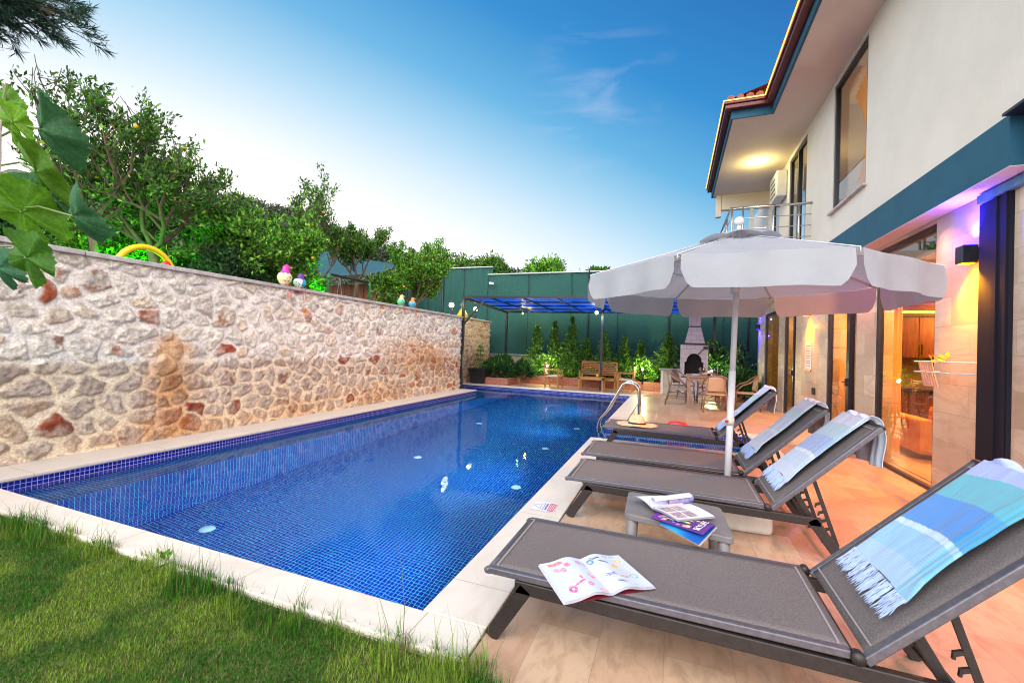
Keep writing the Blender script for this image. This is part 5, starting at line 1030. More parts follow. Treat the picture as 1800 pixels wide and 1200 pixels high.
def paint_cover(u, v):
    C = np.zeros(u.shape+(3,)); C[:] = (.10, .03, .22); r_ = np.random.RandomState(9); pals = [(.10, .55, .25), (.75, .30, .25), (.55, .20, .45), (.85, .6, .08), (.02, .03, .10), (.35, .65, .40), (.5, .3, .55), (.05, .05, .3), (.7, .5, .45)]
    n_ = vnoise(u*9, v*7, 4, 3); 
    for k in range(80):
        cu = .12+.62*r_.rand(); cv = .12+.76*r_.rand(); base = (0 if cv > .55 and cu < .5 else r_.randint(9)); ell(C, u, v, cu, cv, .02+.05*r_.rand(), .015+.05*r_.rand(), np.array(pals[base])*(.6+.6*r_.rand()), 0, r_.rand()*3)
    C[(u < .06) | (u > .95) | (v < .05) | (v > .95)] = (.13, .03, .26)
    for k in range(7): C[(np.abs(u-(.42+.05*k)) < .008) & (v > .80-.02*k) & (v < .92)] = (.7, .65, .75)
    return C
def paint_page(u, v):
    C = np.zeros(u.shape+(3,)); C[:] = (.64, .64, .84); r_ = np.random.RandomState(5)
    for (a, b_, c_, d_, base) in ((.06, .34, .08, .44, (.20, .12, .3)), (.06, .34, .50, .90, (.12, .16, .22)), (.37, .62, .08, .44, (.18, .12, .22)), (.37, .62, .50, .90, (.22, .26, .34))):
        k = (u > a) & (u < b_) & (v > c_) & (v < d_); n_ = vnoise(u*22, v*18, int(a*100+c_*50), 4)[..., None]; col = np.array(base)*(1-n_)+np.array((.75, .55, .40))*n_**1.5; C[k] = (col*np.ones(C.shape))[k]
    return C
c00, c10, c11, c01 = [np.array(cz(*p_, .40)) for p_ in ((1147, 905), (1237, 937), (1260, 922), (1165, 899))]
tc_ = thing('magazine', 'colourful purple-bordered magazine on the side table, cover title in white', 'magazine', (*c00, .39))
def bl(a, b_, c_, d_): return lambda u, v: tuple((a[i]*(1-u)+b_[i]*u)*(1-v)+(d_[i]*(1-u)+c_[i]*u)*v for i in (0, 1))
c00, c10, c11, c01 = [np.array(cz(*p_, .405)) for p_ in ((1143, 908), (1236, 940), (1259, 922), (1166, 893))]
fb = bl(c00, c10, c11, c01); sheet('front_cover', lambda u, v: (*fb(u, v), .402+.012*np.sin(PI*v)*.6+.004*u), paint_cover, 160, 110, tc_)
# lower half hanging open over the table edge
d10, d11 = [np.array(cz(*p_, .37)) for p_ in ((1228, 959), (1258, 925))]; d00 = np.array(cz(1160, 921, .385))
def paint_under(u, v):
    C = np.zeros(u.shape+(3,)); C[:] = np.array((.01, .10, .45)); C = C*(1-v[..., None]*.0)+np.array((.02, .28, .42))*(np.exp(-((u-.35)/.25)**2)*(1-v))[..., None]; return C
fu = bl(d00, d10, c11, c01); sheet('inner_page', lambda u, v: (*fu(u, v), .388-.012*u*(1-v)+.008*v), paint_under, 60, 40, tc_); m_ = MB()
for k in range(3): m_.grid(14, 4, lambda u, v, k=k: (*fu(u+.008*(k+1)*(u > .9), v), .388-.012*u*(1-v)+.008*v-.002*(k+1)))
m_.build('page_block', mat('page_cream', (.52, .50, .50), .7), tc_, smooth=True)
fc = bpy.data.curves.new('title', 'FONT'); fc.body = 'SKYLIFE'; fc.size = .052; fc.extrude = .0004; fc.align_x = 'CENTER'; fc.align_y = 'CENTER'; fo = bpy.data.objects.new('title_lettering', fc); COL.objects.link(fo); fc.materials.append(mat('white_print', (.8, .8, .85), .5))
cc_ = np.array(fb(.86, .46)); ex = np.array(fb(.86, .95))-np.array(fb(.86, .05)); _m = bpy.data.meshes.new_from_object(fo.evaluated_get(bpy.context.evaluated_depsgraph_get())); bpy.data.objects.remove(fo); fo = bpy.data.objects.new('title_lettering', _m); COL.objects.link(fo); fo.parent = tc_; fo.location = (cc_[0]-tc_.location[0], cc_[1]-tc_.location[1], .4165-tc_.location[2]); fo.rotation_euler = (0, 0, math.atan2(ex[1], ex[0])); 
# opened magazine with curled page
e00, e10, e11, e01 = [np.array(cz(*p_, .43)) for p_ in ((1147, 891), (1191, 912), (1256, 906), (1212, 884))]
tm = thing('magazine', 'open magazine with a curled white page and photo grid, on top of the colourful one', 'magazine', (*e00, .41)); fp = bl(e00, e10, e11, e01)
sheet('right_page', lambda u, v: (*fp(u, v), .428+.006*np.sin(PI*u)), lambda u, v: paint_page(v, 1-u), 120, 120, tm)
m_ = MB()
for k in range(6): m_.grid(12, 12, lambda u, v, k=k: (*fp(u*1.01, v*1.004), .428+.006*math.sin(PI*u)-.002*(k+1)))
m_.build('page_block', mat('page_lilac', (.55, .54, .64), .7), tm, smooth=True)
def curl(u, v):   # the rolled-over pages: along the spine from e00 to e01
    a = np.array(e00)*(1-u)+np.array(cz(1212, 880, .44))*u; ang = v*PI*1.35; r_ = .030; ax = np.array(e01)-np.array(e00); ax = ax/np.linalg.norm(ax); pr = np.array((-ax[1], ax[0])); o_ = a+pr*(r_*math.sin(ang)+.0)
    return (o_[0], o_[1], .432+r_*(1-math.cos(ang)))
m_ = MB(); m_.grid(20, 14, curl); m_.build('curled_page', mat('page_white2', (.60, .58, .78), .6), tm, smooth=True, solid=.006)
l1, l2 = np.array(cz(1112, 872, .44)), np.array(cz(1170, 872, .45)); fl_ = bl(np.array(e00), np.array(cz(1112, 870, .44)), np.array(cz(1160, 868, .44)), np.array(cz(1205, 884, .44)))
m_ = MB()
for k in range(3): m_.grid(14, 8, lambda u, v, k=k: (*fl_(u, v), .424+.024*math.sin(PI*u*.9)-.003*k))
m_.build('left_pages', mat('page_white3', (.66, .68, .80), .6), tm, smooth=True)
def paint_roll(u, v):
    C = np.zeros(u.shape+(3,)); C[:] = (.06, .10, .40); n_ = vnoise(u*14, v*9, 7, 4)[..., None]; C = C*(1-n_)+np.array((.55, .30, .22))*n_*(1-u[..., None])*1.6+np.array((.3, .35, .7))*n_*u[..., None]; return C
def rollf(u, v):
    s_ = np.array(cz(1172, 881, .45)); e_ = np.array(cz(1215, 876, .45)); a = [s_[i]*(1-u)+e_[i]*u for i in (0, 1)]; d_ = (e_-s_)/np.linalg.norm(e_-s_); pr = (-d_[1], d_[0]); an = v*2*PI; return (a[0]+pr[0]*.024*np.cos(an), a[1]+pr[1]*.024*np.cos(an), .455+.024*np.sin(an)+0*u)
sheet('rolled_photo_page', rollf, paint_roll, 60, 30, tm)

# warning sticker on the coping
t = thing('warning_sticker', 'white warning sticker with a triangle and red box on the pool coping', 'sign', (-1.07, 3.82, .003)); k00, k10, k11, k01 = [np.array(cz(*p_, .004)) for p_ in ((930, 894), (972, 901), (981, 886), (940, 879))]; fk = bl(k00, k10, k11, k01)
def paint_st(u, v):
    C = np.zeros(u.shape+(3,)); C[:] = (.68, .66, .74); lnw = .018
    def seg(a, b_, col, w_=lnw):
        a = np.array(a); b_ = np.array(b_); d_ = b_-a; t_ = np.clip(((u-a[0])*d_[0]+(v-a[1])*d_[1])/(d_@d_), 0, 1); C[np.hypot(u-a[0]-d_[0]*t_, (v-a[1]-d_[1]*t_)*.7) < w_] = col
    g_ = (.30, .28, .42); seg((.08, .5), (.52, .14), g_); seg((.08, .5), (.52, .86), g_); seg((.52, .14), (.52, .86), g_); seg((.40, .3), (.40, .7), g_); seg((.03, .06), (.03, .94), g_, .01)
    C[(u > .58) & (u < .66) & (v > .15) & (v < .85)] = (.12, .16, .34); C[(u > .71) & (u < .97) & (v > .06) & (v < .94)] = (.50, .06, .14)
    for cu in (.77, .84, .91):
        k = (np.abs(u-cu) < .018) & (v > .15) & (v < .85) & (((v*9.3+cu*31) % 1) > .28); C[k] = (.8, .62, .66)
    return C
sheet('printed_face', lambda u, v: (*fk(u, v), .0065+0*u), paint_st, 120, 70, t)

# umbrella ----------------------------------------------------------------
UX, UY = .54, 4.47; RA = 1.375
t = thing('umbrella', 'large white eight-sided sun umbrella with scalloped valance over the loungers', 'umbrella', (UX, UY, 0))
m_ = MB(); m_.tube([(UX-.035, UY-.03, .1), (UX-.012, UY-.01, 1.30)], .030, 16); m_.build('lower_pole', M['whitepaint'], t, smooth=True); m_ = MB(); m_.tube([(UX-.012, UY-.01, 1.22), (UX+.012, UY, 2.60)], .0255, 16); m_.tube([(UX-.008, UY-.008, 2.02), (UX-.004, UY-.006, 2.12)], .038, 14); m_.build('upper_pole', M['whitepaint'], t, smooth=True)
m_ = MB(); m_.tube([(UX-.022, UY-.02, .80), (UX-.021, UY-.02, .87)], .036, 16); m_.build('collar', M['whiteplastic'], t, smooth=True); m_ = MB(); m_.tube([(UX-.06, UY-.06, .835), (UX-.02, UY-.02, .835)], .012, 8); m_.build('knob', M['red'], t)
m_ = MB(); m_.ball((UX+.012, UY, 2.70), .045, 10); m_.tube([(UX+.012, UY, 2.60), (UX+.012, UY, 2.67)], .02, 8); m_.build('finial', M['whitepaint'], t, smooth=True)
angs = [R(22.5+45*k) for k in range(8)]; ZR, ZA = 2.14, 2.585
def cpt(k, f, g_=0):   # point on rib k at fraction f
    a = angs[k % 8]; r_ = RA*f; return Vector((UX+r_*math.cos(a), UY+r_*math.sin(a), ZA+(ZR-ZA)*f-.0*f))
m_ = MB(); rng = np.random.RandomState(4)
for k in range(8):
    def pf(u, v, k=k):
        a = cpt(k, .13+.87*v); b_ = cpt(k+1, .13+.87*v); p_ = a.lerp(b_, u); s_ = math.sin(PI*u); p_.z -= .035*s_*math.sin(PI*(v*.75+.1))*(1-.2*v)+.004*math.sin(u*25+v*9); return p_
    m_.grid(17, 17, pf)
m_.build('canopy', M['canvas'], t, smooth=True)
for k in range(8): m_ = MB(); m_.tube([cpt(k, .13)+Vector((0, 0, .003)), cpt(k, .55)+Vector((0, 0, .003)), cpt(k, 1)+Vector((0, 0, .003)), cpt(k, 1)+Vector((0, 0, -.03))], .0045, 5); m_.build('seam', M['slingcanvas'], t, smooth=True)
m_ = MB()
for k in range(8):
    def vf(u, v, k=k):
        uu = .025+.95*u; a = cpt(k, 1.0); b_ = cpt(k+1, 1.0); p_ = a.lerp(b_, uu); d_ = (p_-Vector((UX, UY, p_.z))).normalized(); e = min(1, (min(u, 1-u)/.09)); dep = .235*(1-(1-e)**2.4*.55); 
        p_ += d_*(.004+.014*v*math.sin(u*15+k*2)+.012*v); p_.z -= dep*v+.004*math.sin(u*9+k); p_ += (b_-a)*(.012*v*(u-.5)*0)
        return p_
    m_.grid(30, 9, vf)
m_.build('valance', M['canvas'], t, smooth=True)
m_ = MB()
for k in range(8):
    def tf2(u, v, k=k):
        a0, a1 = angs[k], angs[k]+PI/4; r_ = .03+.33*v; z_ = 2.625-.118*v; p_ = Vector((UX+.012+r_*math.cos(a0), UY+r_*math.sin(a0), z_)).lerp(Vector((UX+.012+r_*math.cos(a1), UY+r_*math.sin(a1), z_)), u); p_.z += .030*math.sin(PI*u)*v*v; return p_
    m_.grid(10, 6, tf2)
m_.build('vent_cap', M['canvas'], t, smooth=True)
for k in range(8):
    m_ = MB(); a = cpt(k, .06); b_ = cpt(k, .985); a.z -= .02; b_.z -= .018; m_.tube([a, b_], .010, 6); rb = m_.build('rib', M['whitepaint'], t, smooth=True); m_ = MB(); q_ = cpt(k, .55); q_.z -= .02; m_.tube([(UX, UY, 2.07), q_], .007, 6); m_.build('strut', M['whitepaint'], rb, smooth=True)
t = thing('parasol_weight', 'white plastic umbrella weight under the second lounger', 'umbrella stand', (.48, 4.3, 0)); m_ = MB(); m_.prism(rpoly([(.22, 3.98), (.80, 3.98), (.80, 4.60), (.22, 4.60)], .06), .0, .17); m_.build('base_tank', M['whiteplastic'], t, bevel=.03); m_ = MB(); m_.tube([(.505, 4.44, .17), (.51, 4.44, .30)], .042, 14); m_.build('pole_holder', M['whiteplastic'], t, smooth=True)

# pool ladder -----------------------------------------------------------
t = thing('pool_ladder', 'curved steel pool ladder with two handrails at the pool corner', 'ladder', (-.9, 8.95, 0))
for y_ in (8.86, 9.30):
    m_ = MB(); pts = [(-.60, y_, .004), (-.60, y_, .45), (-.61, y_, .62)]+[(-.80+.19*math.cos(a), y_, .66+.16*math.sin(a)) for a in np.linspace(.2, PI*.72, 9)]+[(-1.22, y_, .22), (-1.36, y_, .04), (-1.40, y_, -.10), (-1.40, y_, -.9)]
    m_.tube(pts, .021, 12); m_.build('handrail', M['steel'], t, smooth=True); m_ = MB(); m_.lathe([(.045, 0), (.045, .012), (.03, .02)], (-.60, y_, .004), 16); m_.build('foot_plate', M['steel'], t, smooth=True)
for z_ in (-.25, -.52, -.80): m_ = MB(); m_.box(-1.44, 8.88, z_, -1.36, 9.28, z_+.025); m_.build('step', M['steel'], t, bevel=.005)
t = thing('red_float', 'red plastic float lying at the edge of the small pool bay', 'float', (.13, 8.95, 0)); m_ = MB(); m_.lathe([(.02, .13), (.12, .11), (.16, .05), (.15, 0)][::-1], (.13, 8.90, .004), 20, 1.25, .5); m_.build('body', M['red'], t, smooth=True)
# pool fittings and lamps
for k, (x_, y_, z_) in enumerate(((-4.85, 3.35, PF), (-4.2, 6.6, PF), (-2.15, 6.1, PF), (-2.3, 8.2, PF), (-2.1, 10.2, PF), (-4.4, 9.6, PF))):
    t = thing('pool_inlet', ['round white fitting on the pool floor nearest the grass', 'round white fitting on the pool floor beside the bench, second from the grass', 'round white fitting on the pool floor near the coping of the third lounger', 'round white fitting on the pool floor near the small pool bay', 'round white fitting on the pool floor beyond the ladder', 'round white fitting on the pool floor near the stone wall, halfway down'][k], 'fitting', (x_, y_, z_), 0, 'round fittings on the pool floor'); m_ = MB(); m_.lathe([(.075, .002), (.07, .02), (.03, .03)], (x_, y_, z_), 20); m_.build('cover', M['inlet'], t, smooth=True)
for k, (x_, y_) in enumerate(((XR, 9.35), (XR, 6.2), (XR, 12.5), (XR, 3.6))):
    t = thing('pool_lamp', ['lit underwater lamp just beyond the ladder', 'underwater lamp in the side wall by the loungers', 'underwater lamp near the far end of the side wall', 'underwater lamp in the side wall nearest the grass'][k], 'lamp', (x_, y_, -.6), 0, 'underwater pool lamps'); m_ = MB(); m_.tube([(x_-.002, y_, -.6), (x_-.03, y_, -.6)], .10, 20); m_.build('bezel', M['chrome'], t); m_ = MB(); m_.tube([(x_-.031, y_, -.6), (x_-.036, y_, -.6)], .075, 20); m_.build('lens', M['poollamp'], t)
    spot('pool_light', (x_-.06, y_, -.6), (-1, 0, -.02), (.62, .90, 1), POOLE, 118, .9, .05)

# ================================================================== FAR TERRACE FURNITURE
def woodchair(x, y, rz, label, w=.58):
    t = thing('wooden_armchair', label, 'armchair', (x, y, 0), rz, 'slatted wooden armchairs')
    def P_(nm, mb, mt=M['teak']): return mb.build(nm, mt, t, world=False, bevel=.004)
    for sx in (-1, 1):
        m_ = MB(); m_.box(sx*w/2-.025, -.27, 0, sx*w/2+.025, -.22, .64); P_('leg', m_); m_ = MB(); m_.beam((sx*w/2, .24, 0), (sx*w/2, .30, .92), .05, .05, up=(0, 1, 0)); P_('leg', m_); m_ = MB(); m_.box(sx*w/2-.035, -.30, .64, sx*w/2+.035, .28, .67); P_('armrest', m_)
        m_ = MB(); m_.box(sx*w/2-.015, -.22, .14, sx*w/2+.015, .24, .18); P_('stretcher', m_)
    m_ = MB()
    for k in range(6): m_.box(-w/2+.03, -.26+k*.085, .385, w/2-.03, -.26+k*.085+.065, .405)
    m_.box(-w/2+.025, -.27, .33, w/2-.025, -.245, .385); P_('seat', m_); m_ = MB()
    for k in range(6): z_ = .48+k*.072; m_.box(-w/2+.03, .245+.075*(z_-.3), z_, w/2-.03, .265+.075*(z_-.3), z_+.048)
    P_('backrest', m_); m_ = MB(); m_.box(-w/2+.04, -.25, .407, w/2-.04, .22, .45); P_('cushion', m_, mat('cream_cushion', (.62, .56, .46), .9)); return t
woodchair(-4.18, 15.75, R(90), 'left slatted wooden armchair facing right, beside the brick edging', .62)
woodchair(-1.55, 16.0, R(-90), 'right slatted wooden armchair beside the pool ladder, facing left', .62)
t = thing('wooden_bench', 'two-seat slatted wooden bench facing the pool under the pergola', 'bench', (-2.65, 16.35, 0)); bx_, by_ = -2.62, 16.35; W2 = .66
for sx in (-1, 1):
    m_ = MB(); m_.box(bx_+sx*W2-.025, by_-.27, 0, bx_+sx*W2+.025, by_-.22, .64); m_.build('leg', M['teak'], t, bevel=.004); m_ = MB(); m_.beam((bx_+sx*W2, by_+.24, 0), (bx_+sx*W2, by_+.30, 1.0), .05, .05, up=(0, 1, 0)); m_.build('leg', M['teak'], t); m_ = MB(); m_.box(bx_+sx*W2-.035, by_-.3, .64, bx_+sx*W2+.035, by_+.28, .67); m_.build('armrest', M['teak'], t, bevel=.004)
m_ = MB()
for k in range(6): m_.box(bx_-W2+.03, by_-.26+k*.085, .385, bx_+W2-.03, by_-.26+k*.085+.065, .405)
m_.box(bx_-W2, by_-.27, .32, bx_+W2, by_-.245, .385); m_.build('seat', M['teak'], t); m_ = MB()
for sx in (0, 1):
    x0_ = bx_-W2+.03+sx*(W2-.01)
    for k in range(7): z_ = .50+k*.068; m_.box(x0_, by_+.245+.075*(z_-.3), z_, x0_+W2-.04, by_+.265+.075*(z_-.3), z_+.045)
m_.box(bx_-.02, by_+.25, .45, bx_+.02, by_+.29, .98); m_.box(bx_-W2, by_+.27, .975, bx_+W2, by_+.31, 1.02); m_.build('backrest', M['teak'], t)
t = thing('coffee_table', 'low slatted wooden coffee table in front of the wooden bench', 'table', (-2.72, 15.5, 0)); m_ = MB()
for k in range(7): m_.box(-3.15, 15.25+k*.075, .46, -2.25, 15.25+k*.075+.06, .485)
m_.box(-3.15, 15.24, .40, -2.25, 15.265, .46); m_.build('table_top', M['teak'], t)
for x_ in (-3.12, -2.28):
    for y_ in (15.27, 15.72): m_ = MB(); m_.box(x_-.03, y_-.03, 0, x_+.03, y_+.03, .458); m_.build('leg', M['teak'], t)
t = thing('glass_jar', 'small glass with yellow drink on the low coffee table', 'glass', (-2.5, 15.5, .487)); m_ = MB(); m_.lathe([(.03, 0), (.035, .1)], (-2.5, 15.45, .487), 12); m_.build('body', M['yellow'], t, smooth=True)
t = thing('vase', 'small dark vase standing at the left end of the coffee table', 'vase', (-3.0, 15.5, .487)); m_ = MB(); m_.lathe([(.025, 0), (.04, .06), (.015, .12), (.02, .16)], (-3.0, 15.5, .487), 12); m_.build('body', M['blackplastic'], t, smooth=True)

# dining set
TX0, TX1, TY0, TY1, TZ = .42, 1.32, 12.30, 13.6, .86
t = thing('dining_table', 'brown rectangular dining table laid for a meal near the barbecue', 'table', (.87, 12.9, 0)); BR = mat('taupe_table', (.27, .16, .12), .5, c2=(.20, .11, .08), scale=9); m_ = MB(); m_.box(TX0-.03, TY0-.03, TZ-.04, TX1+.03, TY1+.03, TZ); m_.box(TX0, TY0, TZ-.12, TX1, TY1, TZ-.042); m_.build('table_top', BR, t, bevel=.006)
for x_ in (TX0+.01, TX1-.06):
    for y_ in (TY0+.01, TY1-.06): m_ = MB(); m_.box(x_-.04, y_-.04, 0, x_+.05, y_+.05, TZ-.12); m_.build('leg', BR, t, bevel=.004)
def wchair(x, y, rz, label, mt, wv):
    t = thing('wicker_chair', label, 'chair', (x, y, 0), rz, 'rounded wicker chairs round the dining table'); w = .27
    # frame hoop: front leg up, arm back, round the back
    hoop = [(-w, -.26, .50)]+[(-w-.02, -.1, .66), (-w, .08, .73)]+[(w*math.cos(a)*1.0, .10+.20*math.sin(a), .76+.16*math.sin(a)) for a in np.linspace(PI*.97, .03*PI, 11)]+[(w, .08, .73), (w+.02, -.1, .66), (w, -.26, .50)]
    m_ = MB(); m_.tube(hoop, .019, 8); m_.build('frame_hoop', mt, t, smooth=True, world=False)
    for sx in (-1, 1):
        m_ = MB(); m_.tube([(sx*w, -.26, .50), (sx*w*.97, -.25, .4), (sx*w*1.05, -.28, 0)], .017, 8); m_.build('leg', mt, t, smooth=True, world=False)
        m_ = MB(); m_.tube([(sx*.17, .26, .86), (sx*w*.9, .22, .45), (sx*w*1.02, .32, 0)], .017, 8); m_.build('leg', mt, t, smooth=True, world=False)
        m_ = MB(); m_.tube([(sx*w, -.25, .2), (sx*w*.95, .25, .2)], .01, 6); m_.build('stretcher', mt, t, world=False)
    m_ = MB(); m_.tube([(-w, -.25, .24), (w, -.25, .24)], .01, 6); m_.tube([(-w, .27, .22), (w, .27, .22)], .01, 6); m_.tube([(-w, -.25, .25), (0, 0, .40), (w, -.25, .25)], .008, 5); m_.tube([(-w, .26, .2), (0, .24, .38), (w, .26, .2)], .008, 5); m_.build('stretcher', mt, t, world=False)
    m_ = MB(); m_.prism(rpoly([(-w+.02, -.26), (w-.02, -.26), (w*.85, .22), (-w*.85, .22)], .06), .43, .465); m_.build('seat', wv, t, world=False, bevel=.01)
    m_ = MB(); m_.grid(16, 12, lambda u, v: ((u-.5)*2*(.20+.02*math.sin(PI*v)), .235+.06*v-.05*(2*u-1)**2, .52+.37*v-.05*v*(2*u-1)**2)); m_.build('backrest', wv, t, world=False, smooth=True, solid=.012); return t
wd = mat('taupe_wicker', (.22, .14, .11), .6, c2=(.14, .09, .07), scale=90, bump=.5)
wchair(1.03, 11.95, R(180), 'rounded wicker chair with its woven back turned to the loungers', M['wicker'], M['weave'])
wchair(.16, 13.0, R(90), 'wicker chair on the left side of the dining table', wd, mat('taupe_weave', (.34, .25, .22), .6, c2=(.22, .16, .14), scale=100, bump=.4))
wchair(1.85, 12.9, R(-90), 'wicker chair on the right side of the dining table behind the umbrella pole', M['wicker'], M['weave'])
wchair(1.0, 14.05, 0, 'wicker chair at the far end of the dining table', wd, M['weave'])
wchair(.30, 14.3, R(60), 'dark wicker chair tucked behind the left dining chair', wd, wd)
def bottle(x, y, z, h, r, mt, label, name='bottle', cat='bottle'):
    t = thing(name, label, cat, (x, y, z)); m_ = MB(); m_.lathe([(r, 0), (r, h*.6), (r*.35, h*.78), (r*.32, h)], (x, y, z+.001), 14); m_.build('body', mt, t, smooth=True); m_ = MB(); m_.lathe([(r*.36, 0), (r*.36, .02)], (x, y, z+h), 10); m_.build('cap', M['blackplastic'], t)
bottle(.95, 12.8, TZ, .32, .04, mat('dark_wine', (.015, .01, .015), .15), 'dark wine bottle with a white label on the dining table')
m_ = MB(); m_.lathe([(.0412, .06), (.0412, .15)], (.95, 12.8, TZ), 14); tag(m_.build('white_label', M['whitepaint'], bpy.data.objects['bottle']))
bottle(1.16, 12.9, TZ, .34, .038, M['bottle'], 'clear glass bottle right of the dark wine bottle')
def wglass(x, y, col, label):
    t = thing('wine_glass', label, 'glass', (x, y, TZ)); m_ = MB(); m_.lathe([(.035, .001), (.004, .008), (.004, .08), (.035, .11), (.045, .16), (.038, .21)], (x, y, TZ), 14); m_.build('bowl', M['bottle'], t, smooth=True); m_ = MB(); m_.lathe([(.01, .09), (.032, .115), (.040, .15)], (x, y, TZ), 12); m_.build('drink', mat('drink', col, .2), t, smooth=True)
wglass(.80, 12.6, (.25, .02, .02), 'glass of red wine left of the wine bottle'); wglass(1.06, 12.55, (.2, .01, .02), 'glass of red wine between the two bottles'); wglass(.74, 12.95, (.8, .4, .02), 'glass with orange drink behind the red wine glass')
for x_, y_, lb in ((.60, 12.55, 'white plate at the near left corner of the dining table'), (.62, 13.2, 'white plate at the far left side of the dining table'), (1.2, 12.6, 'white plate at the near right corner of the dining table')):
    t = thing('plate', lb, 'plate', (x_, y_, TZ)); m_ = MB(); m_.lathe([(.06, 0), (.12, .015), (.115, .017), (.05, .006)], (x_, y_, TZ+.001), 20); m_.build('dish', M['whitepaint'], t, smooth=True)

# barbecue ------------------------------------------------------------------
t = thing('barbecue', 'lilac-white block barbecue with an arched firebox and tall tapering chimney', 'barbecue', (.70, 16.2, 0)); by0, by1 = 15.95, 16.6; m_ = MB()
# front wall with arched opening
arch = [(.40, .70), (.40, 1.15), (.46, 1.17)]+[(.705+.24*math.cos(a), 1.20+.25*math.sin(a)) for a in np.linspace(PI*.97, .03*PI, 13)]+[(.95, 1.17), (1.01, 1.15), (1.01, .70)]
outer = [(.27, .70), (.27, 1.15), (.27, 1.3)]+[(.27+(1.14-.27)*f, 1.75) for f in np.linspace(0, 1, 13)]+[(1.14, 1.3), (1.14, 1.15), (1.14, .70)]
n_ = len(arch); vs = [(x, by0, z) for x, z in arch]+[(x, by0, z) for x, z in outer]; fs = [(i, i+1, n_+i+1, n_+i) for i in range(n_-1)]; vs += [(x, by0+.3, z) for x, z in arch]; fs += [(i, 2*n_+i, 2*n_+i+1, i+1) for i in range(n_-1)]
m_.add(vs, fs); m_.box(.27, by0, 0, 1.14, by0+.12, .698); m_.box(.27, by0+.001, .70, .36, by1, 1.75); m_.box(1.05, by0+.001, .70, 1.14, by1, 1.75); m_.box(.36, by1-.08, .7, 1.05, by1, 1.75); m_.box(.27, by0+.12, 0, 1.14, by1, .69); m_.build('body', M['bbq'], t)
m_ = MB(); m_.box(.37, by0+.28, .70, 1.04, by0+.32, 1.70); m_.build('firebox', M['black'], t); m_ = MB(); m_.box(.22, by0-.06, 1.752, 1.20, by1+.02, 1.81); m_.build('mantel', M['frame'], t, bevel=.01); m_ = MB(); m_.box(.30, by0-.03, .62, 1.12, by0-.003, .66); m_.build('shelf_bar', M['frame'], t)
m_ = MB(); m_.add([(.40, by0+.02, 1.812), (1.03, by0+.02, 1.812), (1.03, by1-.05, 1.812), (.40, by1-.05, 1.812), (.52, by0+.10, 2.36), (.90, by0+.10, 2.36), (.90, by1-.15, 2.36), (.52, by1-.15, 2.36)], [(0, 3, 2, 1), (4, 5, 6, 7), (0, 1, 5, 4), (1, 2, 6, 5), (2, 3, 7, 6), (3, 0, 4, 7)]); m_.build('hood', M['bbq'], t)
m_ = MB(); m_.box(.49, by0+.07, 2.362, .86, by0+.10, 2.40); m_.build('hood_band', M['frame'], t); m_ = MB()
for k in range(5): e = .012*(k % 2); m_.box(.53-e, by0+.12-e, 2.40+k*.16, .89+e, by1-.17+e, 2.40+k*.16+.158)
m_.build('chimney', M['bbq'], t, bevel=.008)
t = thing('tool_hook', 'dark grill fork leaning across the barbecue arch', 'tool', (.95, 15.85, 1.5)); m_ = MB(); m_.tube([(.80, 15.92, 1.40), (1.0, 15.9, 1.62)], .012, 6); m_.box(.98, 15.86, 1.62, 1.12, 15.93, 1.70); m_.build('fork', M['frame'], t)
t = thing('stone_counter', 'low stone counter with a grey top left of the barbecue', 'counter', (-.1, 15.9, 0)); m_ = MB(); m_.box(-.42, 15.85, .84, .26, 16.5, .90); m_.build('worktop', M['granite'], t, bevel=.006); m_ = MB(); m_.box(-.36, 15.9, 0, -.28, 16.45, .838); m_.build('end_panel', M['plaster'], t); m_ = MB(); m_.box(-.278, 15.95, 0, .262, 16.45, .838); m_.build('front_panel', M['cream'], t)
bottle(.10, 16.1, .90, .28, .045, M['bottle'], 'clear plastic water bottle standing on the stone counter')

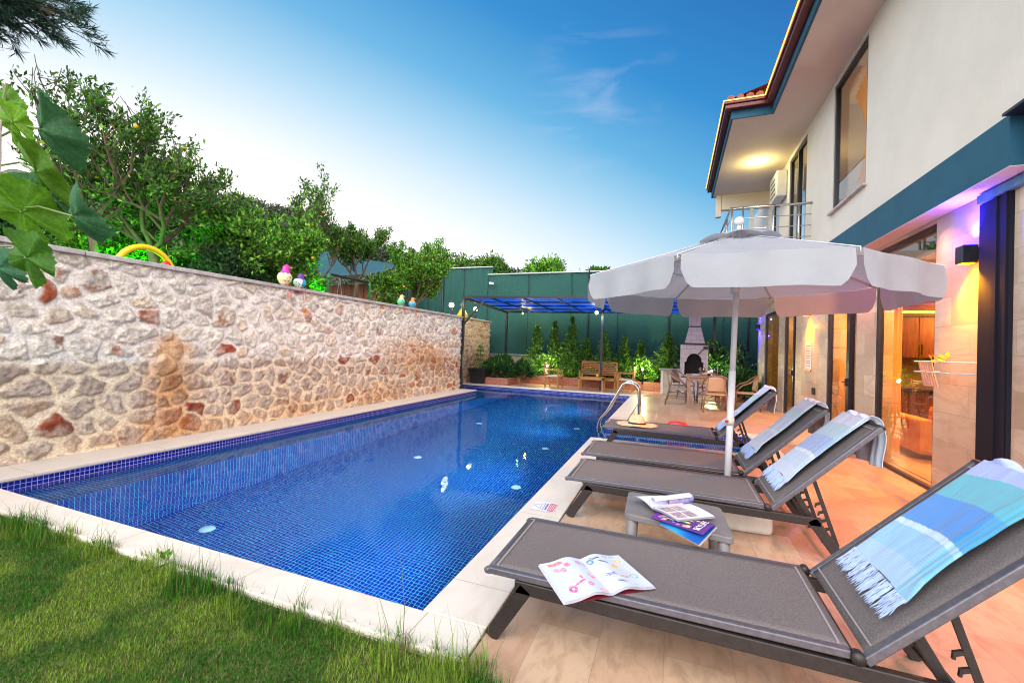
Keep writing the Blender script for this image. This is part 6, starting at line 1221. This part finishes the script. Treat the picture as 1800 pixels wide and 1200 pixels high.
# ================================================================== LAWN
rng = np.random.RandomState(77)
def blades(n_, xr, yr, h0, h1, w, name, label_kind, bias=0, cols=None, wts=None, zz=-.03, lean=.5, xf=None):
    x = xr[0]+(xr[1]-xr[0])*rng.rand(n_); y = yr[0]+(yr[1]-yr[0])*rng.rand(n_); dens = vnoise(x*2.3+20, y*2.3+20, 12, 4); h = (h0+(h1-h0)*rng.rand(n_)**1.6)*(.65+.7*dens); a = rng.rand(n_)*2*PI; ln = lean*h*rng.rand(n_); 
    if bias: y = yr[1]-(yr[1]-yr[0])*rng.rand(n_)**bias
    if h1 > .05: cl_ = sstep(.36, .66, vnoise(x*5+3, y*5+3, 44, 3)); h = h*(.35+.95*cl_); kp = rng.rand(n_) < .25+.75*cl_; x, y, h, a, ln = x[kp], y[kp], h[kp], a[kp], (ln*1.0)[kp]; n_ = len(x)
    dx, dy = np.cos(a), np.sin(a); b0 = np.stack([x-dy*w, y+dx*w, np.full(n_, zz)], -1); b1 = np.stack([x+dy*w, y-dx*w, np.full(n_, zz)], -1); m0 = np.stack([x+dx*ln*.35-dy*w*.8, y+dy*ln*.35+dx*w*.8, zz+h*.6], -1); m1 = np.stack([x+dx*ln*.35+dy*w*.8, y+dy*ln*.35-dx*w*.8, zz+h*.6], -1); tp = np.stack([x+dx*ln, y+dy*ln, zz+h], -1)
    V = np.stack([b0, b1, m1, m0, tp], 1).reshape(-1, 3); i = np.arange(n_)[:, None]*5; F_ = np.concatenate([i+np.array([0, 1, 2, 3]), i+np.array([3, 2, 4, 4])]) 
    tone = vnoise(x*3.1, y*3.1, 15, 4)[:, None]; pt = sstep(.40, .62, tone); C = np.array((.040, .155, .008))*(1-pt)+np.array((.19, .31, .03))*pt; r1 = rng.rand(n_)[:, None]; C = C*(.45+1.15*r1); C = np.where(rng.rand(n_)[:, None] < .09, np.array((.28, .23, .10)), C); C = np.repeat(C, 5, 0)
    return V, F_, C
V1 = blades(250000, (-6.6, -.72), (.15, 1.79), .010, .025, .0016, '', '', lean=1.1)
V2 = blades(11000, (-6.6, -.72), (1.58, 1.82), .03, .09, .0018, '', '', bias=1.6, lean=.8)
V3 = blades(900, (-6.6, -.70), (1.66, 1.83), .10, .21, .0016, '', '', lean=.9)
V4 = blades(3800, (-.95, -.58), (1.25, 1.74), .03, .12, .0018, '', '', lean=.8)
V, F_, C = joinVF([V1, V2, V3, V4]); # triangles are stored as quads with a repeated corner; split them out
me_q = F_[F_[:, 2] != F_[:, 3]]; tri = F_[F_[:, 2] == F_[:, 3]][:, :3]
me = bpy.data.meshes.new('lawn_grass'); nq, ntr = len(me_q), len(tri); me.vertices.add(len(V)); me.vertices.foreach_set('co', V.astype(np.float32).ravel()); li = np.r_[me_q.ravel(), tri.ravel()].astype(np.int32); me.loops.add(len(li)); me.loops.foreach_set('vertex_index', li); me.polygons.add(nq+ntr)
me.polygons.foreach_set('loop_start', np.r_[np.arange(nq)*4, nq*4+np.arange(ntr)*3].astype(np.int32)); me.update(calc_edges=True); at = me.color_attributes.new('Col', 'FLOAT_COLOR', 'POINT'); c4_ = np.ones((len(V), 4), np.float32); c4_[:, :3] = C; at.data.foreach_set('color', c4_.ravel()); me.materials.append(M['grass'])
o = bpy.data.objects.new('lawn_grass', me); COL.objects.link(o); tag(o, kind='stuff')
# single weeds and long blades at the lawn edge
for k, (x_, y_, lb, n_, s_) in enumerate(((-2.95, 1.80, 'small broad-leaved weed at the lawn edge near the middle of the coping', 9, .055), (-.70, 1.62, 'low leafy weed at the right end of the lawn beside the lounger foot', 16, .035))):
    t = thing('weed', lb, 'weed', (x_, y_, -.03)); P_ = np.array([[x_+.04*rng.normal(), y_+.03*rng.normal(), .0+.07*rng.rand()] for _ in range(n_)]); V, F_, C = leaf_quads(P_, s_, .5, rng, [(.06, .17, .02), (.12, .26, .03)], [1, 1], up=.8); npmesh('foliage', V, F_, M['leaf'], t, C)
t = thing('grass_stalk', 'two long thin grass stalks rising over the pool corner', 'grass', (-1.25, 1.78, -.03)); m_ = MB(); m_.tube([(-1.16, 1.75, -.03), (-1.19, 1.80, .16), (-1.24, 1.84, .33), (-1.30, 1.87, .43)], [.0022, .0018, .0014, .0012], 4); m_.tube([(-1.22, 1.74, -.03), (-1.27, 1.78, .07), (-1.36, 1.83, .15)], [.0018, .0015, .001], 4)
m_.tube([(-.70, 1.70, -.03), (-.68, 1.76, .12), (-.62, 1.86, .24)], [.0018, .0015, .001], 4); m_.build('stalk', mat('dry_stalk', (.10, .12, .03), .7), t)
